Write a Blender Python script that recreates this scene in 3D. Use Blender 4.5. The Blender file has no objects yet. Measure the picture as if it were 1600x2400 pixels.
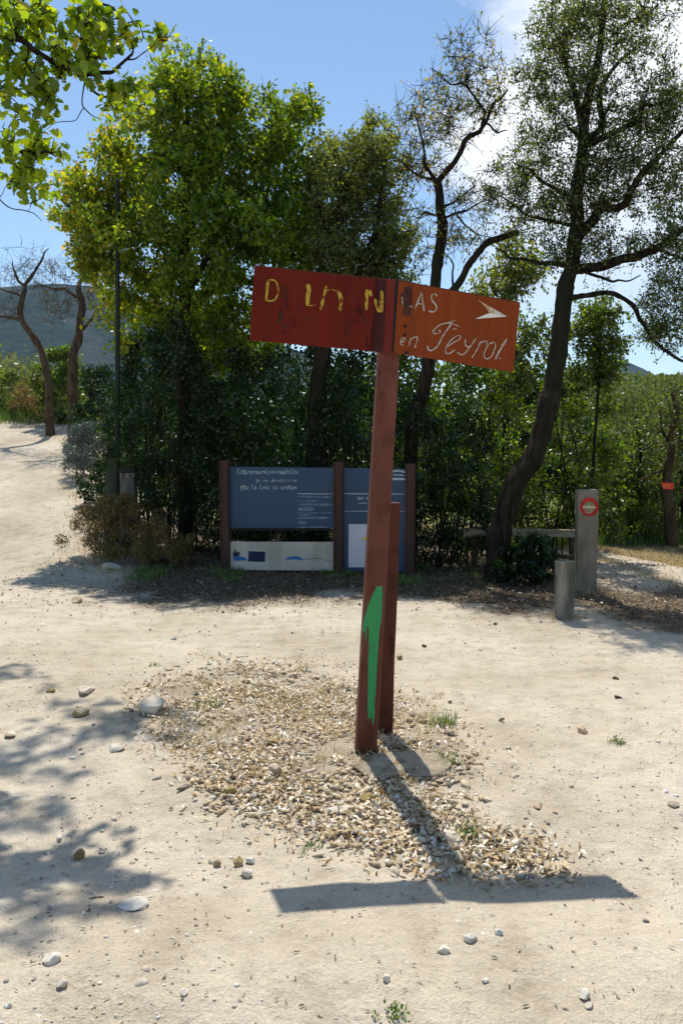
import bpy, bmesh, math, numpy as np
from mathutils import Vector, Matrix
rng = np.random.default_rng(11)
C = bpy.context.scene.collection
R = math.radians
# ---------------------------------------------------------------- camera frame
F = 1867.0; CH = 1.6; TH = math.atan(160 / F)
ct, st = math.cos(TH), math.sin(TH)
def ray(px, py):
    u = (np.asarray(px, float) - 800) / F; v = (1200 - np.asarray(py, float)) / F
    y = ct + v * st; z = -st + v * ct
    return u / y, z / y                       # x/y and dz/y
def P(px, py, Y):
    a, b = ray(px, py); return np.array([a * Y, Y, CH + b * Y])
def vnoise(x, y, seed=0):
    x = np.asarray(x, float); y = np.asarray(y, float)
    xi = np.floor(x); yi = np.floor(y); fx = x - xi; fy = y - yi
    fx = fx * fx * (3 - 2 * fx); fy = fy * fy * (3 - 2 * fy)
    def h(a, b):
        s = np.sin(a * 127.1 + b * 311.7 + seed * 74.7) * 43758.5453
        return s - np.floor(s)
    return (h(xi, yi) * (1 - fx) + h(xi + 1, yi) * fx) * (1 - fy) + (h(xi, yi + 1) * (1 - fx) + h(xi + 1, yi + 1) * fx) * fy
def fbm(x, y, n=4, seed=0):
    r = 0; a = .5
    for i in range(n):
        r = r + a * vnoise(x * 2 ** i, y * 2 ** i, seed + i); a *= .5
    return r
def ss(a, b, x):
    t = np.clip((np.asarray(x, float) - a) / (b - a), 0, 1); return t * t * (3 - 2 * t)
def terr(x, y):
    x = np.asarray(x, float); y = np.asarray(y, float)
    edge = -3.3 - (y - 11) * .37
    m = 1 - ss(0, 2.4, x - edge)
    ramp = .195 * (np.clip(y, 0, 23.5) - 10.6)
    ramp = np.where(y > 11.6, ramp, .195 * .5 * np.clip(y - 9.6, 0, 2) ** 2 / 2)
    ramp = ramp + np.clip(y - 23.5, 0, 60) * .01
    z = m * ramp
    rt = ss(.15, .3, x / np.maximum(y, 1))
    z = z + rt * (np.clip(y - 17, 0, 110) * .085) - rt * np.clip(y - 150, 0, 500) * .03
    z = z + .06 * np.exp(-((x - .0) / 1.2) ** 2 - ((y - 3.8) / .8) ** 2)
    z = z + .015 * np.exp(-((x - .7) / 1.2) ** 2 - ((y - 3.1) / .5) ** 2) + .10 * np.exp(-((y - 2.15) / .5) ** 2)
    z = z + (fbm(x * .55, y * .55, 3, 3) - .45) * .12 * ss(1, 4, y + 3)
    z = z + (fbm(x * 2.3, y * 2.3, 3, 9) - .45) * .028
    near = 1 - ss(9, 14, y)
    z = z + near * ((fbm(x * 9, y * 9, 2, 21) - .4) * .010 + (fbm(x * 4.2, y * 4.2, 2, 23) - .4) * .018)
    return z
def G(px, py):
    a, b = ray(px, py); Y = np.full(np.shape(a), 6.0) if np.shape(a) else 6.0
    for _ in range(40):
        Y = .5 * Y + .5 * (terr(a * Y, Y) - CH) / np.minimum(b, -.004)
        Y = np.clip(Y, .5, 60)
    return np.array([a * Y, Y, terr(a * Y, Y)])
# ---------------------------------------------------------------- object helpers
def tag(o, label=None, cat=None, group=None, kind=None):
    if label: o['label'] = label
    if cat: o['category'] = cat
    if group: o['group'] = group
    if kind: o['kind'] = kind
    return o
def thing(name, label, cat, loc, group=None):
    o = bpy.data.objects.new(name, None); C.objects.link(o)
    o.location = [float(c) for c in loc]; o.empty_display_size = .1
    return tag(o, label, cat, group)
def link(name, me, mat, parent=None, smooth=False):
    if mat is not None:
        for m in (mat if isinstance(mat, (list, tuple)) else [mat]): me.materials.append(m)
    if parent is not None:
        off = Vector((0, 0, 0)); p = parent
        while p: off += p.location; p = p.parent
        me.transform(Matrix.Translation(-off))
    o = bpy.data.objects.new(name, me); C.objects.link(o); o.parent = parent
    if smooth: me.polygons.foreach_set('use_smooth', [True] * len(me.polygons))
    return o
def npmesh(name, V, faces, tint=None, smooth=False):
    """V (n,3); faces (m,k) equal-size int array"""
    me = bpy.data.meshes.new(name)
    V = np.ascontiguousarray(V, dtype=np.float32); faces = np.ascontiguousarray(faces, dtype=np.int32)
    m, k = faces.shape
    me.vertices.add(len(V)); me.vertices.foreach_set('co', V.ravel())
    me.loops.add(m * k); me.loops.foreach_set('vertex_index', faces.ravel())
    me.polygons.add(m); me.polygons.foreach_set('loop_start', np.arange(0, m * k, k, dtype=np.int32))
    if smooth: me.polygons.foreach_set('use_smooth', np.ones(m, dtype=bool))
    me.update(calc_edges=True)
    if tint is not None:
        at = me.attributes.new('tint', 'FLOAT', 'POINT'); at.data.foreach_set('value', np.ascontiguousarray(tint, dtype=np.float32))
    return me
def pymesh(name, verts, faces):
    me = bpy.data.meshes.new(name); me.from_pydata([tuple(map(float, v)) for v in verts], [], [tuple(map(int, f)) for f in faces]); me.update(); return me
def instmesh(name, bv, bf, pos, scale, rot, tint=None, smooth=False, jitter=0):
    n = len(pos); k = len(bv); bf = np.asarray(bf)
    scale = np.asarray(scale, float)
    if scale.ndim == 1: scale = scale[:, None]
    L = bv[None] * np.broadcast_to(scale[:, None, :], (n, 1, scale.shape[1]))
    if jitter: L = L * (1 + rng.normal(0, jitter, (n, k, 1)))
    V = np.einsum('nij,nkj->nki', rot, L) + pos[:, None]
    Fc = (bf[None] + (np.arange(n) * k)[:, None, None]).reshape(-1, bf.shape[1])
    return npmesh(name, V.reshape(-1, 3), Fc, None if tint is None else np.repeat(tint, k), smooth)
def rots(n, tilt=1.0, yaw=None):
    a = rng.uniform(0, 2 * np.pi, n) if yaw is None else yaw
    b = rng.normal(0, tilt, n); c = rng.normal(0, tilt, n)
    ca, sa, cb, sb, cc, sc = np.cos(a), np.sin(a), np.cos(b), np.sin(b), np.cos(c), np.sin(c)
    z = np.zeros(n); o = np.ones(n)
    Rz = np.stack([ca, -sa, z, sa, ca, z, z, z, o], 1).reshape(n, 3, 3)
    Rx = np.stack([o, z, z, z, cb, -sb, z, sb, cb], 1).reshape(n, 3, 3)
    Ry = np.stack([cc, z, sc, z, o, z, -sc, z, cc], 1).reshape(n, 3, 3)
    return Rz @ Rx @ Ry
def tubes(pts, rad, sides=6, rough=0.):
    """pts (n,k,3), rad (n,k) -> verts, quads"""
    n, k, _ = pts.shape
    T = np.gradient(pts, axis=1); T /= np.linalg.norm(T, axis=2, keepdims=True) + 1e-9
    ref = np.tile(np.array([.31, .93, .17]), (n, 1))[:, None, :]
    A = np.cross(T, ref); A /= np.linalg.norm(A, axis=2, keepdims=True) + 1e-9
    B = np.cross(T, A)
    th = np.arange(sides) / sides * 2 * np.pi
    rr = rad[:, :, None] * np.ones(sides)
    if rough: rr = rr * (1 + rng.normal(0, rough, rr.shape))
    V = pts[:, :, None] + rr[..., None] * (A[:, :, None] * np.cos(th)[:, None] + B[:, :, None] * np.sin(th)[:, None])
    i = np.arange(n)[:, None, None] * (k * sides); j = np.arange(k - 1)[None, :, None] * sides; s = np.arange(sides)[None, None]
    s2 = (s + 1) % sides
    Fq = np.stack([i + j + s, i + j + s2, i + j + sides + s2, i + j + sides + s], -1).reshape(-1, 4)
    return V.reshape(-1, 3), Fq
def smooth_pts(p, n):
    p = np.asarray(p, float); k = len(p)
    if k == 2: t = np.linspace(0, 1, n)[:, None]; return p[0] * (1 - t) + p[1] * t
    q = np.vstack([2 * p[0] - p[1], p, 2 * p[-1] - p[-2]])
    out = []
    for u in np.linspace(0, k - 1, n):
        i = min(int(u), k - 2); t = u - i
        a, b, c, d = q[i], q[i + 1], q[i + 2], q[i + 3]
        out.append(.5 * ((2 * b) + (-a + c) * t + (2 * a - 5 * b + 4 * c - d) * t * t + (-a + 3 * b - 3 * c + d) * t ** 3))
    return np.array(out)
class Acc:
    def __init__(s): s.V = []; s.F = []; s.n = 0
    def add(s, V, Fq): s.V.append(V); s.F.append(Fq + s.n); s.n += len(V)
    def mesh(s, name): return npmesh(name, np.vstack(s.V), np.vstack(s.F), smooth=True)
# ---------------------------------------------------------------- materials
def mat(name):
    m = bpy.data.materials.new(name); m.use_nodes = True; nt = m.node_tree; nt.nodes.clear()
    out = nt.nodes.new('ShaderNodeOutputMaterial')
    def N(t, **kw):
        n = nt.nodes.new(t)
        for k, v in kw.items():
            if k in n.inputs.keys() if isinstance(k, str) else False: n.inputs[k].default_value = v
            else: setattr(n, k, v)
        return n
    return m, nt, out, N
def coord(nt, N, sc=(1, 1, 1)):
    g = N('ShaderNodeNewGeometry'); mp = N('ShaderNodeMapping'); mp.inputs['Scale'].default_value = sc
    nt.links.new(g.outputs['Position'], mp.inputs['Vector']); return mp.outputs[0]
def noise(nt, N, vec, scale, detail=4, rough=.55, dist=0):
    n = N('ShaderNodeTexNoise'); n.inputs['Scale'].default_value = scale; n.inputs['Detail'].default_value = detail
    n.inputs['Roughness'].default_value = rough; n.inputs['Distortion'].default_value = dist
    nt.links.new(vec, n.inputs['Vector']); return n.outputs['Fac']
def ramp(nt, N, fac, stops):
    r = N('ShaderNodeValToRGB'); e = r.color_ramp.elements
    while len(e) < len(stops): e.new(.5)
    for i, (p, c) in enumerate(stops): e[i].position = p; e[i].color = (*c, 1) if len(c) == 3 else c
    nt.links.new(fac, r.inputs['Fac']); return r.outputs['Color']
def mixc(nt, N, fac, a, b, mode='MIX'):
    m = N('ShaderNodeMix'); m.data_type = 'RGBA'; m.blend_type = mode
    for sock, v in ((m.inputs[0], fac), (m.inputs[6], a), (m.inputs[7], b)):
        if isinstance(v, (int, float)): sock.default_value = v
        elif isinstance(v, tuple): sock.default_value = (*v, 1)
        else: nt.links.new(v, sock)
    return m.outputs[2]
def principled(nt, N, out, col, rough=.8, spec=.3, bump=None, bstr=.3, bdist=.01, metal=0):
    p = N('ShaderNodeBsdfPrincipled')
    if isinstance(col, tuple): p.inputs['Base Color'].default_value = (*col, 1)
    else: nt.links.new(col, p.inputs['Base Color'])
    if isinstance(rough, float): p.inputs['Roughness'].default_value = rough
    else: nt.links.new(rough, p.inputs['Roughness'])
    p.inputs['Specular IOR Level'].default_value = spec; p.inputs['Metallic'].default_value = metal
    if bump is not None:
        b = N('ShaderNodeBump'); b.inputs['Strength'].default_value = bstr; b.inputs['Distance'].default_value = bdist
        nt.links.new(bump, b.inputs['Height']); nt.links.new(b.outputs[0], p.inputs['Normal'])
    nt.links.new(p.outputs[0], out.inputs['Surface']); return p
def simple(name, c1, c2, scale, rough=.8, bump=.3, bdist=.01, stretch=(1, 1, 1), c3=None, s2=None, spec=.3, lo=.35, hi=.65):
    m, nt, out, N = mat(name); v = coord(nt, N, stretch)
    f = noise(nt, N, v, scale, 6, .6); col = ramp(nt, N, f, [(lo, c1), (hi, c2)])
    if c3:
        f2 = noise(nt, N, v, s2 or scale * .3, 5, .6); k = ramp(nt, N, f2, [(.5, (0, 0, 0)), (.62, (1, 1, 1))])
        col = mixc(nt, N, k, col, c3)
    fb = noise(nt, N, v, scale * 3, 4, .6)
    principled(nt, N, out, col, rough, spec, fb, bump, bdist); return m
def leafmat(name, stops, trans=.45, tmul=(1.5, 1.6, .55), gloss=.06, clump=.35):
    m, nt, out, N = mat(name)
    a = N('ShaderNodeAttribute'); a.attribute_name = 'tint'
    col = ramp(nt, N, a.outputs['Fac'], stops)
    v = coord(nt, N); cl = noise(nt, N, v, 1.1, 2)
    k = ramp(nt, N, cl, [(.3, (1 - clump,) * 3), (.7, (1 + clump * .4,) * 3)])
    col = mixc(nt, N, 1.0, col, k, 'MULTIPLY')
    tc = mixc(nt, N, 1.0, col, tmul, 'MULTIPLY')
    d = N('ShaderNodeBsdfDiffuse'); t = N('ShaderNodeBsdfTranslucent'); g = N('ShaderNodeBsdfGlossy'); g.inputs['Roughness'].default_value = .38
    g.inputs['Color'].default_value = (.9, .95, 1, 1)
    nt.links.new(col, d.inputs['Color']); nt.links.new(tc, t.inputs['Color'])
    m1 = N('ShaderNodeMixShader'); m1.inputs[0].default_value = trans
    nt.links.new(d.outputs[0], m1.inputs[1]); nt.links.new(t.outputs[0], m1.inputs[2])
    m2 = N('ShaderNodeMixShader'); m2.inputs[0].default_value = gloss
    nt.links.new(m1.outputs[0], m2.inputs[1]); nt.links.new(g.outputs[0], m2.inputs[2])
    nt.links.new(m2.outputs[0], out.inputs['Surface']); return m
GOLD = [(0, (.05, .10, .012)), (.45, (.145, .235, .022)), (.8, (.30, .36, .035)), (.93, (.46, .38, .04)), (1, (.5, .28, .05))]
LM_left = leafmat('oak_leaves', GOLD, .62, (2.2, 2.0, .4), .025)
LM_near = leafmat('near_oak_leaves', [(0, (.06, .11, .014)), (.5, (.17, .25, .02)), (.85, (.33, .36, .03)), (1, (.5, .33, .05))], .65, (2.3, 2.2, .3), .03, .1)
LM_yellow = leafmat('yellowing_leaves', [(0, (.06, .11, .015)), (.4, (.16, .21, .025)), (.8, (.38, .33, .04)), (1, (.5, .28, .05))], .55, (1.8, 1.7, .5), .05)
LM_olive = leafmat('small_grey_green_leaves', [(0, (.05, .08, .022)), (.6, (.12, .16, .045)), (1, (.24, .26, .06))], .5, (1.8, 1.8, .5), .04)
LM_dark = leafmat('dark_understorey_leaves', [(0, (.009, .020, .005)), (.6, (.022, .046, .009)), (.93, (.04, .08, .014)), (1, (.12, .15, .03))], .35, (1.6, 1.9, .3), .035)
LM_bright = leafmat('bright_green_leaves', [(0, (.03, .055, .009)), (.6, (.095, .14, .02)), (1, (.24, .29, .04))], .55, (2., 2.1, .35), .04)
LM_mid = leafmat('woodland_leaves', [(0, (.06, .09, .025)), (.6, (.145, .19, .045)), (1, (.28, .30, .08))], .45, (1.4, 1.5, .5), .04)
LM_wood = leafmat('hillside_leaves', [(0, (.07, .095, .03)), (.6, (.15, .18, .055)), (1, (.26, .27, .09))], .35, (1.3, 1.4, .6), .02)
LM_pale = leafmat('pale_spring_leaves', [(0, (.12, .14, .06)), (.6, (.20, .22, .09)), (1, (.32, .30, .12))], .4, (1.2, 1.3, .7), .03)
LM_silver = leafmat('silvery_leaves', [(0, (.06, .085, .065)), (.6, (.12, .155, .13)), (1, (.24, .28, .25))], .25, (1, 1, .8), .06)
LM_dry = leafmat('dry_brown_leaves', [(0, (.12, .085, .03)), (.6, (.27, .20, .07)), (.9, (.42, .33, .12)), (1, (.2, .26, .06))], .35, (1.3, 1.1, .6), .03)
M_litter = leafmat('leaf_litter', [(0, (.07, .045, .025)), (.5, (.17, .11, .06)), (.85, (.36, .27, .17)), (1, (.55, .47, .35))], .15, (1, 1, 1), .04, .25)
M_straw = leafmat('straw', [(0, (.32, .21, .08)), (.5, (.56, .44, .23)), (.92, (.74, .64, .42)), (1, (.25, .32, .09))], .35, (1.1, 1.05, .8), .03, .1)
M_bits = leafmat('curled_dry_bits', [(0, (.22, .12, .04)), (.25, (.52, .36, .16)), (.5, (.68, .56, .36)), (.8, (.74, .66, .52)), (1, (.86, .81, .72))], .12, (1, 1, .9), .03, .1)
M_grass = leafmat('green_grass_blades', [(0, (.06, .12, .02)), (.7, (.16, .24, .05)), (1, (.36, .36, .12))], .4, (1.4, 1.5, .5), .04, .1)
M_bark = simple('dark_bark', (.010, .008, .006), (.060, .045, .031), 18, .95, 1.0, .05, (1, 1, .22), (.028, .032, .018), 3, .1)
M_bark2 = simple('brown_bark', (.045, .030, .018), (.13, .09, .055), 12, .95, .9, .03, (1, 1, .3), (.09, .075, .05), 3, .1)
M_post = simple('rusty_brown_paint', (.12, .036, .020), (.17, .05, .030), 5, .62, .12, .002, (1, 1, .5), (.10, .024, .010), 9)
M_post2 = simple('worn_rust', (.085, .026, .014), (.13, .038, .02), 7, .8, .3, .003, (1, 1, .4), (.06, .018, .008), 14)
M_ibpost = simple('brown_steel', (.055, .026, .018), (.085, .040, .028), 5, .7, .2, .002, (1, 1, .3), (.05, .03, .02), 7)
M_blue = simple('faded_blue_panel', (.016, .052, .105), (.022, .065, .125), 1.6, .5, .03, .001, spec=.4)
M_white = simple('weathered_white_panel', (.50, .46, .39), (.60, .56, .48), 3, .7, .05, .001, (1, 1, .4), (.42, .38, .31), 2.2)
M_sheet = simple('white_sheet', (.52, .52, .58), (.60, .60, .66), 2.5, .5, .03, .001)
M_navy = simple('navy_print', (.006, .012, .05), (.012, .022, .08), 9, .5, .02, .001)
M_bluep = simple('blue_print', (.01, .10, .35), (.04, .22, .5), 30, .5, .02, .001)
M_yel = simple('yellow_print', (.7, .5, .05), (.8, .6, .08), 8, .5, .02, .001)
M_txt = simple('worn_white_print', (.16, .24, .30), (.62, .66, .68), 60, .6, .02, .001, lo=.42, hi=.58)
M_txt2 = simple('pale_text_block', (.06, .12, .19), (.20, .26, .32), 45, .6, .02, .001, (.3, 1, 1), lo=.4, hi=.62)
M_line = simple('pale_rule', (.35, .42, .48), (.45, .5, .55), 20, .6, .02, .001)
M_crack = simple('branch_drawing', (.08, .06, .05), (.15, .12, .09), 30, .6, .02, .001)
M_conc = simple('weathered_concrete', (.17, .14, .10), (.29, .245, .185), 6, .9, .4, .004, (1, 1, .5), (.12, .12, .065), 2.0)
M_woodg = simple('grey_wood', (.07, .066, .055), (.27, .25, .21), 13, .9, .9, .01, (1, 1, .22), (.10, .11, .07), 3)
M_rail = simple('pale_weathered_wood', (.16, .13, .07), (.30, .26, .17), 16, .9, .6, .006, (.12, 1, 1), (.3, .28, .24), 6)
M_pole = simple('dark_green_metal', (.010, .018, .013), (.022, .032, .022), 6, .7, .1, .002, (1, 1, .2))
M_polec = simple('mossy_concrete', (.025, .040, .028), (.06, .075, .05), 9, .9, .4, .004, (1, 1, .3))
M_black = simple('black_cap_and_gap_shade', (.008, .008, .008), (.016, .016, .016), 6, .6, .1, .001)
M_red = simple('red_sign_paint', (.42, .012, .01), (.60, .025, .02), 5, .45, .05, .001, (1, 1, 1), (.25, .01, .01), 6)
M_face = simple('brown_and_cream_print', (.08, .065, .02), (.42, .36, .16), 130, .5, .02, .001, (.6, 1, 1.3), lo=.42, hi=.58)
M_cream = simple('cream_print', (.55, .45, .28), (.72, .62, .42), 60, .5, .02, .001)
M_orange = simple('orange_red_plastic', (.70, .045, .015), (.85, .09, .03), 8, .5, .1, .002)
M_pink = simple('pale_red_lettering', (.75, .24, .12), (.85, .35, .2), 30, .5, .02, .001)
M_rock = simple('limestone', (.50, .43, .33), (.70, .64, .54), 9, .9, .5, .008, c3=(.40, .30, .18), s2=6)
M_rocky = simple('ochre_stone', (.22, .15, .05), (.36, .27, .11), 18, .9, .4, .004, c3=(.45, .38, .26), s2=12)
M_rockw = simple('white_stone', (.50, .46, .39), (.70, .67, .59), 14, .9, .4, .004)
M_brick = simple('tan_brick', (.42, .27, .15), (.62, .50, .36), 22, .9, .4, .004)
M_dark = simple('dark_wood_chip', (.05, .035, .02), (.10, .07, .04), 22, .9, .4, .004)
M_root = simple('root_wood', (.30, .24, .17), (.46, .38, .28), 12, .9, .5, .004, c3=(.2, .14, .09))
def gravelmat(name, stops):
    m, nt, out, N = mat(name); a = N('ShaderNodeAttribute'); a.attribute_name = 'tint'
    col = ramp(nt, N, a.outputs['Fac'], stops); v = coord(nt, N); f = noise(nt, N, v, 60, 3)
    col = mixc(nt, N, .35, col, ramp(nt, N, f, [(.35, (.3, .24, .17)), (.65, (.8, .75, .66))]))
    principled(nt, N, out, col, .9, .2, noise(nt, N, v, 150, 3), .3, .002); return m
M_gravel = gravelmat('rubble_stones', [(0, (.10, .055, .02)), (.15, (.30, .17, .06)), (.35, (.50, .32, .13)), (.6, (.60, .46, .25)), (.85, (.68, .57, .40)), (1, (.82, .76, .64))])
M_pebble = gravelmat('pebbles', [(0, (.16, .11, .07)), (.3, (.36, .30, .22)), (.55, (.56, .48, .37)), (1, (.80, .76, .69))])
def worn(name, c, base, sc=55, th=.5):
    m, nt, out, N = mat(name); v = coord(nt, N, (1, 1, .6)); f = noise(nt, N, v, sc, 5, .7)
    k = ramp(nt, N, f, [(th - .04, (1, 1, 1)), (th + .05, (0, 0, 0))])
    f3 = noise(nt, N, v, sc * 2, 3); c2 = mixc(nt, N, f3, c, tuple(x * .6 for x in c))
    principled(nt, N, out, mixc(nt, N, k, base, c2), .6, .3, f, .2, .001); return m
M_green = worn('worn_green_paint', (.045, .36, .11), (.13, .036, .02), 26, .64)
def boardmat(name, c1, c2, dark, sx, th):
    m, nt, out, N = mat(name); v = coord(nt, N, (1, 1, .45))
    f = noise(nt, N, v, 3, 5, .6); col = ramp(nt, N, f, [(.35, c1), (.7, c2)])
    f2 = noise(nt, N, v, sx, 6, .72, .4); k = ramp(nt, N, f2, [(th, (0, 0, 0)), (th + .07, (1, 1, 1))])
    col = mixc(nt, N, k, col, dark)
    f3 = noise(nt, N, coord(nt, N, (14, 14, 1)), 2, 4, .6); k3 = ramp(nt, N, f3, [(.3, (.82, .82, .82)), (.7, (1.08, 1.08, 1.08))])
    col = mixc(nt, N, 1.0, col, k3, 'MULTIPLY')
    principled(nt, N, out, col, .6, .15, f2, .12, .001); return m
M_bl = boardmat('dark_red_enamel', (.125, .010, .003), (.17, .015, .004), (.04, .006, .004), 9, .57)
M_br = boardmat('rust_orange_enamel', (.235, .044, .007), (.27, .052, .009), (.19, .035, .007), 7, .66)
M_bd = simple('scorched_red', (.035, .003, .002), (.07, .005, .003), 12, .6, .2, .001, (1, 1, .3))
M_bm = simple('flaking_red', (.15, .010, .004), (.24, .02, .008), 12, .6, .2, .001, (1, 1, .2))
M_stain = simple('black_flaked_paint', (.03, .008, .004), (.09, .02, .008), 30, .6, .2, .001)
M_yl = worn('worn_yellow_letter', (.62, .42, .04), (.2, .03, .006), 60, .53)
M_wl = worn('worn_white_letter', (.66, .60, .52), (.36, .20, .11), 70, .54)
M_ar1 = simple('arrow_cream', (.62, .56, .46), (.74, .68, .58), 12, .6, .05, .001, c3=(.5, .3, .12), s2=25)
M_ar2 = simple('arrow_pale', (.78, .74, .66), (.86, .82, .75), 12, .6, .05, .001)
def groundmat():
    m, nt, out, N = mat('pale_dirt'); v = coord(nt, N)
    a = N('ShaderNodeAttribute'); a.attribute_name = 'tint'; b = N('ShaderNodeAttribute'); b.attribute_name = 'far'
    n1 = noise(nt, N, v, .9, 5, .6); col = ramp(nt, N, n1, [(.3, (.45, .375, .27)), (.55, (.58, .50, .385)), (.75, (.66, .585, .47))])
    n2 = noise(nt, N, v, 7, 6, .65); col = mixc(nt, N, 1.0, col, ramp(nt, N, n2, [(.28, (.76, .74, .70)), (.5, (1, 1, 1)), (.75, (1.10, 1.10, 1.08))]), 'MULTIPLY')
    n3 = noise(nt, N, coord(nt, N, (1, .75, 1)), 42, 5, .7); col = mixc(nt, N, ramp(nt, N, n3, [(.62, (0, 0, 0)), (.70, (.6, .6, .6))]), col, (.24, .18, .12))
    n4 = noise(nt, N, v, 110, 3, .6); col = mixc(nt, N, 1.0, col, ramp(nt, N, n4, [(.3, (.86, .85, .83)), (.7, (1.1, 1.1, 1.1))]), 'MULTIPLY')
    n5 = noise(nt, N, v, 24, 3, .5); col = mixc(nt, N, ramp(nt, N, n5, [(.70, (0, 0, 0)), (.74, (.7, .7, .7))]), col, (.76, .73, .67))
    lit = ramp(nt, N, noise(nt, N, v, 20, 5, .7), [(.3, (.07, .05, .03)), (.55, (.16, .115, .07)), (.75, (.34, .26, .17))])
    col = mixc(nt, N, a.outputs['Fac'], col, lit)
    fr = ramp(nt, N, noise(nt, N, v, .6, 5, .6), [(.3, (.07, .09, .03)), (.6, (.20, .20, .07))])
    col = mixc(nt, N, b.outputs['Fac'], col, fr)
    hb = N('ShaderNodeMath'); hb.operation = 'ADD'; nt.links.new(n2, hb.inputs[0])
    h2 = N('ShaderNodeMath'); h2.operation = 'MULTIPLY'; h2.inputs[1].default_value = .35; nt.links.new(n3, h2.inputs[0]); nt.links.new(h2.outputs[0], hb.inputs[1])
    h3 = N('ShaderNodeMath'); h3.operation = 'MULTIPLY_ADD'; h3.inputs[1].default_value = .12; nt.links.new(n4, h3.inputs[0]); nt.links.new(hb.outputs[0], h3.inputs[2])
    principled(nt, N, out, col, .95, .12, h3.outputs[0], .8, .045); return m
M_ground = groundmat()
M_hill = simple('forested_mountain', (.012, .026, .014), (.042, .062, .032), .05, 1., .8, 8, c3=(.07, .072, .05), s2=.008, spec=0.)
# ---------------------------------------------------------------- ground
def axis(parts):
    a = [parts[0][0]]
    for s, e, d in parts:
        n = max(1, int(round((e - s) / d))); a += list(np.linspace(s, e, n + 1)[1:])
    return np.array(a)
ys = axis([(-8, 1.2, .6), (1.2, 6.5, .035), (6.5, 11, .06), (11, 16, .14), (16, 30, .35), (30, 60, 1.5), (60, 200, 6), (200, 1000, 50), (1000, 3600, 260)])
xs = axis([(-2600, -400, 200), (-400, -60, 20), (-60, -14, 2), (-14, -4, .2), (-4, -2.2, .07), (-2.2, 2.4, .04), (2.4, 5.5, .08), (5.5, 14, .25), (14, 90, 2.5), (90, 400, 20), (400, 3000, 200)])
X, Y = np.meshgrid(xs, ys); Z = terr(X, Y)
nx, ny = len(xs), len(ys)
idx = np.arange(nx * ny).reshape(ny, nx)
Fq = np.stack([idx[:-1, :-1], idx[:-1, 1:], idx[1:, 1:], idx[1:, :-1]], -1).reshape(-1, 4)
def litmask(x, y):
    n = (fbm(x * 1.3, y * 1.3, 4, 5) - .47) * 2.2; n2 = (fbm(x * 6, y * 6, 2, 8) - .4) * .8
    a = ss(7.7, 8.7, y + n + n2 + .72 * np.clip(x - .8, 0, 4))
    edge = -3.3 - (y - 11) * .37
    a = a * np.where(y > 10.8, ss(-.3, 1.2, x - edge - .5 + n * .5), 1) * ss(-3.1, -2.0, x + n)
    path = ss(2.55, 3.0, x + n * .4) * ss(8.3, 8.9, y + n * .5)
    path = path * (1 - ss(11.3, 11.9, y + .4 * (x - 3.8)))
    return np.clip(a * (1 - .93 * path), 0, 1)
poly = np.array([(330, 1640), (420, 1590), (560, 1555), (750, 1590), (840, 1630), (930, 1650), (1060, 1740), (1115, 1815), (1050, 1840), (1100, 1930), (1230, 1985), (1320, 2045), (1180, 2052), (1040, 2050), (900, 1990), (720, 1950), (640, 1920), (520, 1895), (500, 1850), (430, 1830), (520, 1790), (410, 1730)], float)
def inpoly(x, y, pl):
    c = np.zeros(len(x), bool); n = len(pl); j = n - 1
    for i in range(n):
        xi, yi = pl[i]; xj, yj = pl[j]
        c ^= ((yi > y) != (yj > y)) & (x < (xj - xi) * (y - yi) / (yj - yi + 1e-9) + xi); j = i
    return c
gxy = G(poly[:, 0], poly[:, 1]); wob = (fbm(X * 5, Y * 5, 3, 17) - .47) * .25
inside = inpoly((X + wob).ravel(), (Y + wob * .8).ravel(), gxy[:2].T).reshape(X.shape)
me = npmesh('ground', np.stack([X, Y, Z], -1).reshape(-1, 3), Fq, np.maximum(litmask(X, Y), inside * (.05 + .6 * (fbm(X * 8, Y * 8, 2, 19)))).ravel(), smooth=True)
far = np.maximum(ss(23.6, 26, Y), ss(14.5, 17, Y) * ss(-1, 1, X - (-3.3 - (Y - 11) * .37) - 1.5)).ravel()
at = me.attributes.new('far', 'FLOAT', 'POINT'); at.data.foreach_set('value', far.astype(np.float32))
tag(link('ground', me, M_ground), kind='structure')
# mountains
def mountain(name, px, Yc, peak_py, sx, sy, seed, flat=1.0):
    cx = float(ray(px, 1000)[0]) * Yc; H = float(ray(px, peak_py)[1]) * Yc + CH
    a = np.linspace(-1, 1, 90); b = np.linspace(-1, 1, 60); A, B = np.meshgrid(a, b)
    Xm = cx + A * sx * 3; Ym = Yc + B * sy * 1.6
    g = np.exp(-(np.abs(Xm - cx) / sx) ** 2 * .5 * flat - ((Ym - Yc) / sy) ** 2 * 1.6)
    r = (fbm(Xm * .004, Ym * .004, 5, seed) - .48) * 2
    Zm = H * g * (1 + .16 * r * (1 - .75 * np.exp(-(A * 3) ** 2))) + 6 * r * g - 4
    i = np.arange(A.size).reshape(A.shape); f = np.stack([i[:-1, :-1], i[:-1, 1:], i[1:, 1:], i[1:, :-1]], -1).reshape(-1, 4)
    tag(link(name, npmesh(name, np.stack([Xm, Ym, Zm], -1).reshape(-1, 3), f, smooth=True), M_hill), kind='structure')
mountain('mountain', 110, 1700, 668, 520, 520, 2)
mountain('mountain', -700, 1900, 700, 560, 520, 7)
mountain('hills', 1420, 2300, 838, 190, 420, 4)
mountain('hills', 1900, 2100, 868, 500, 420, 6)
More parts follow.
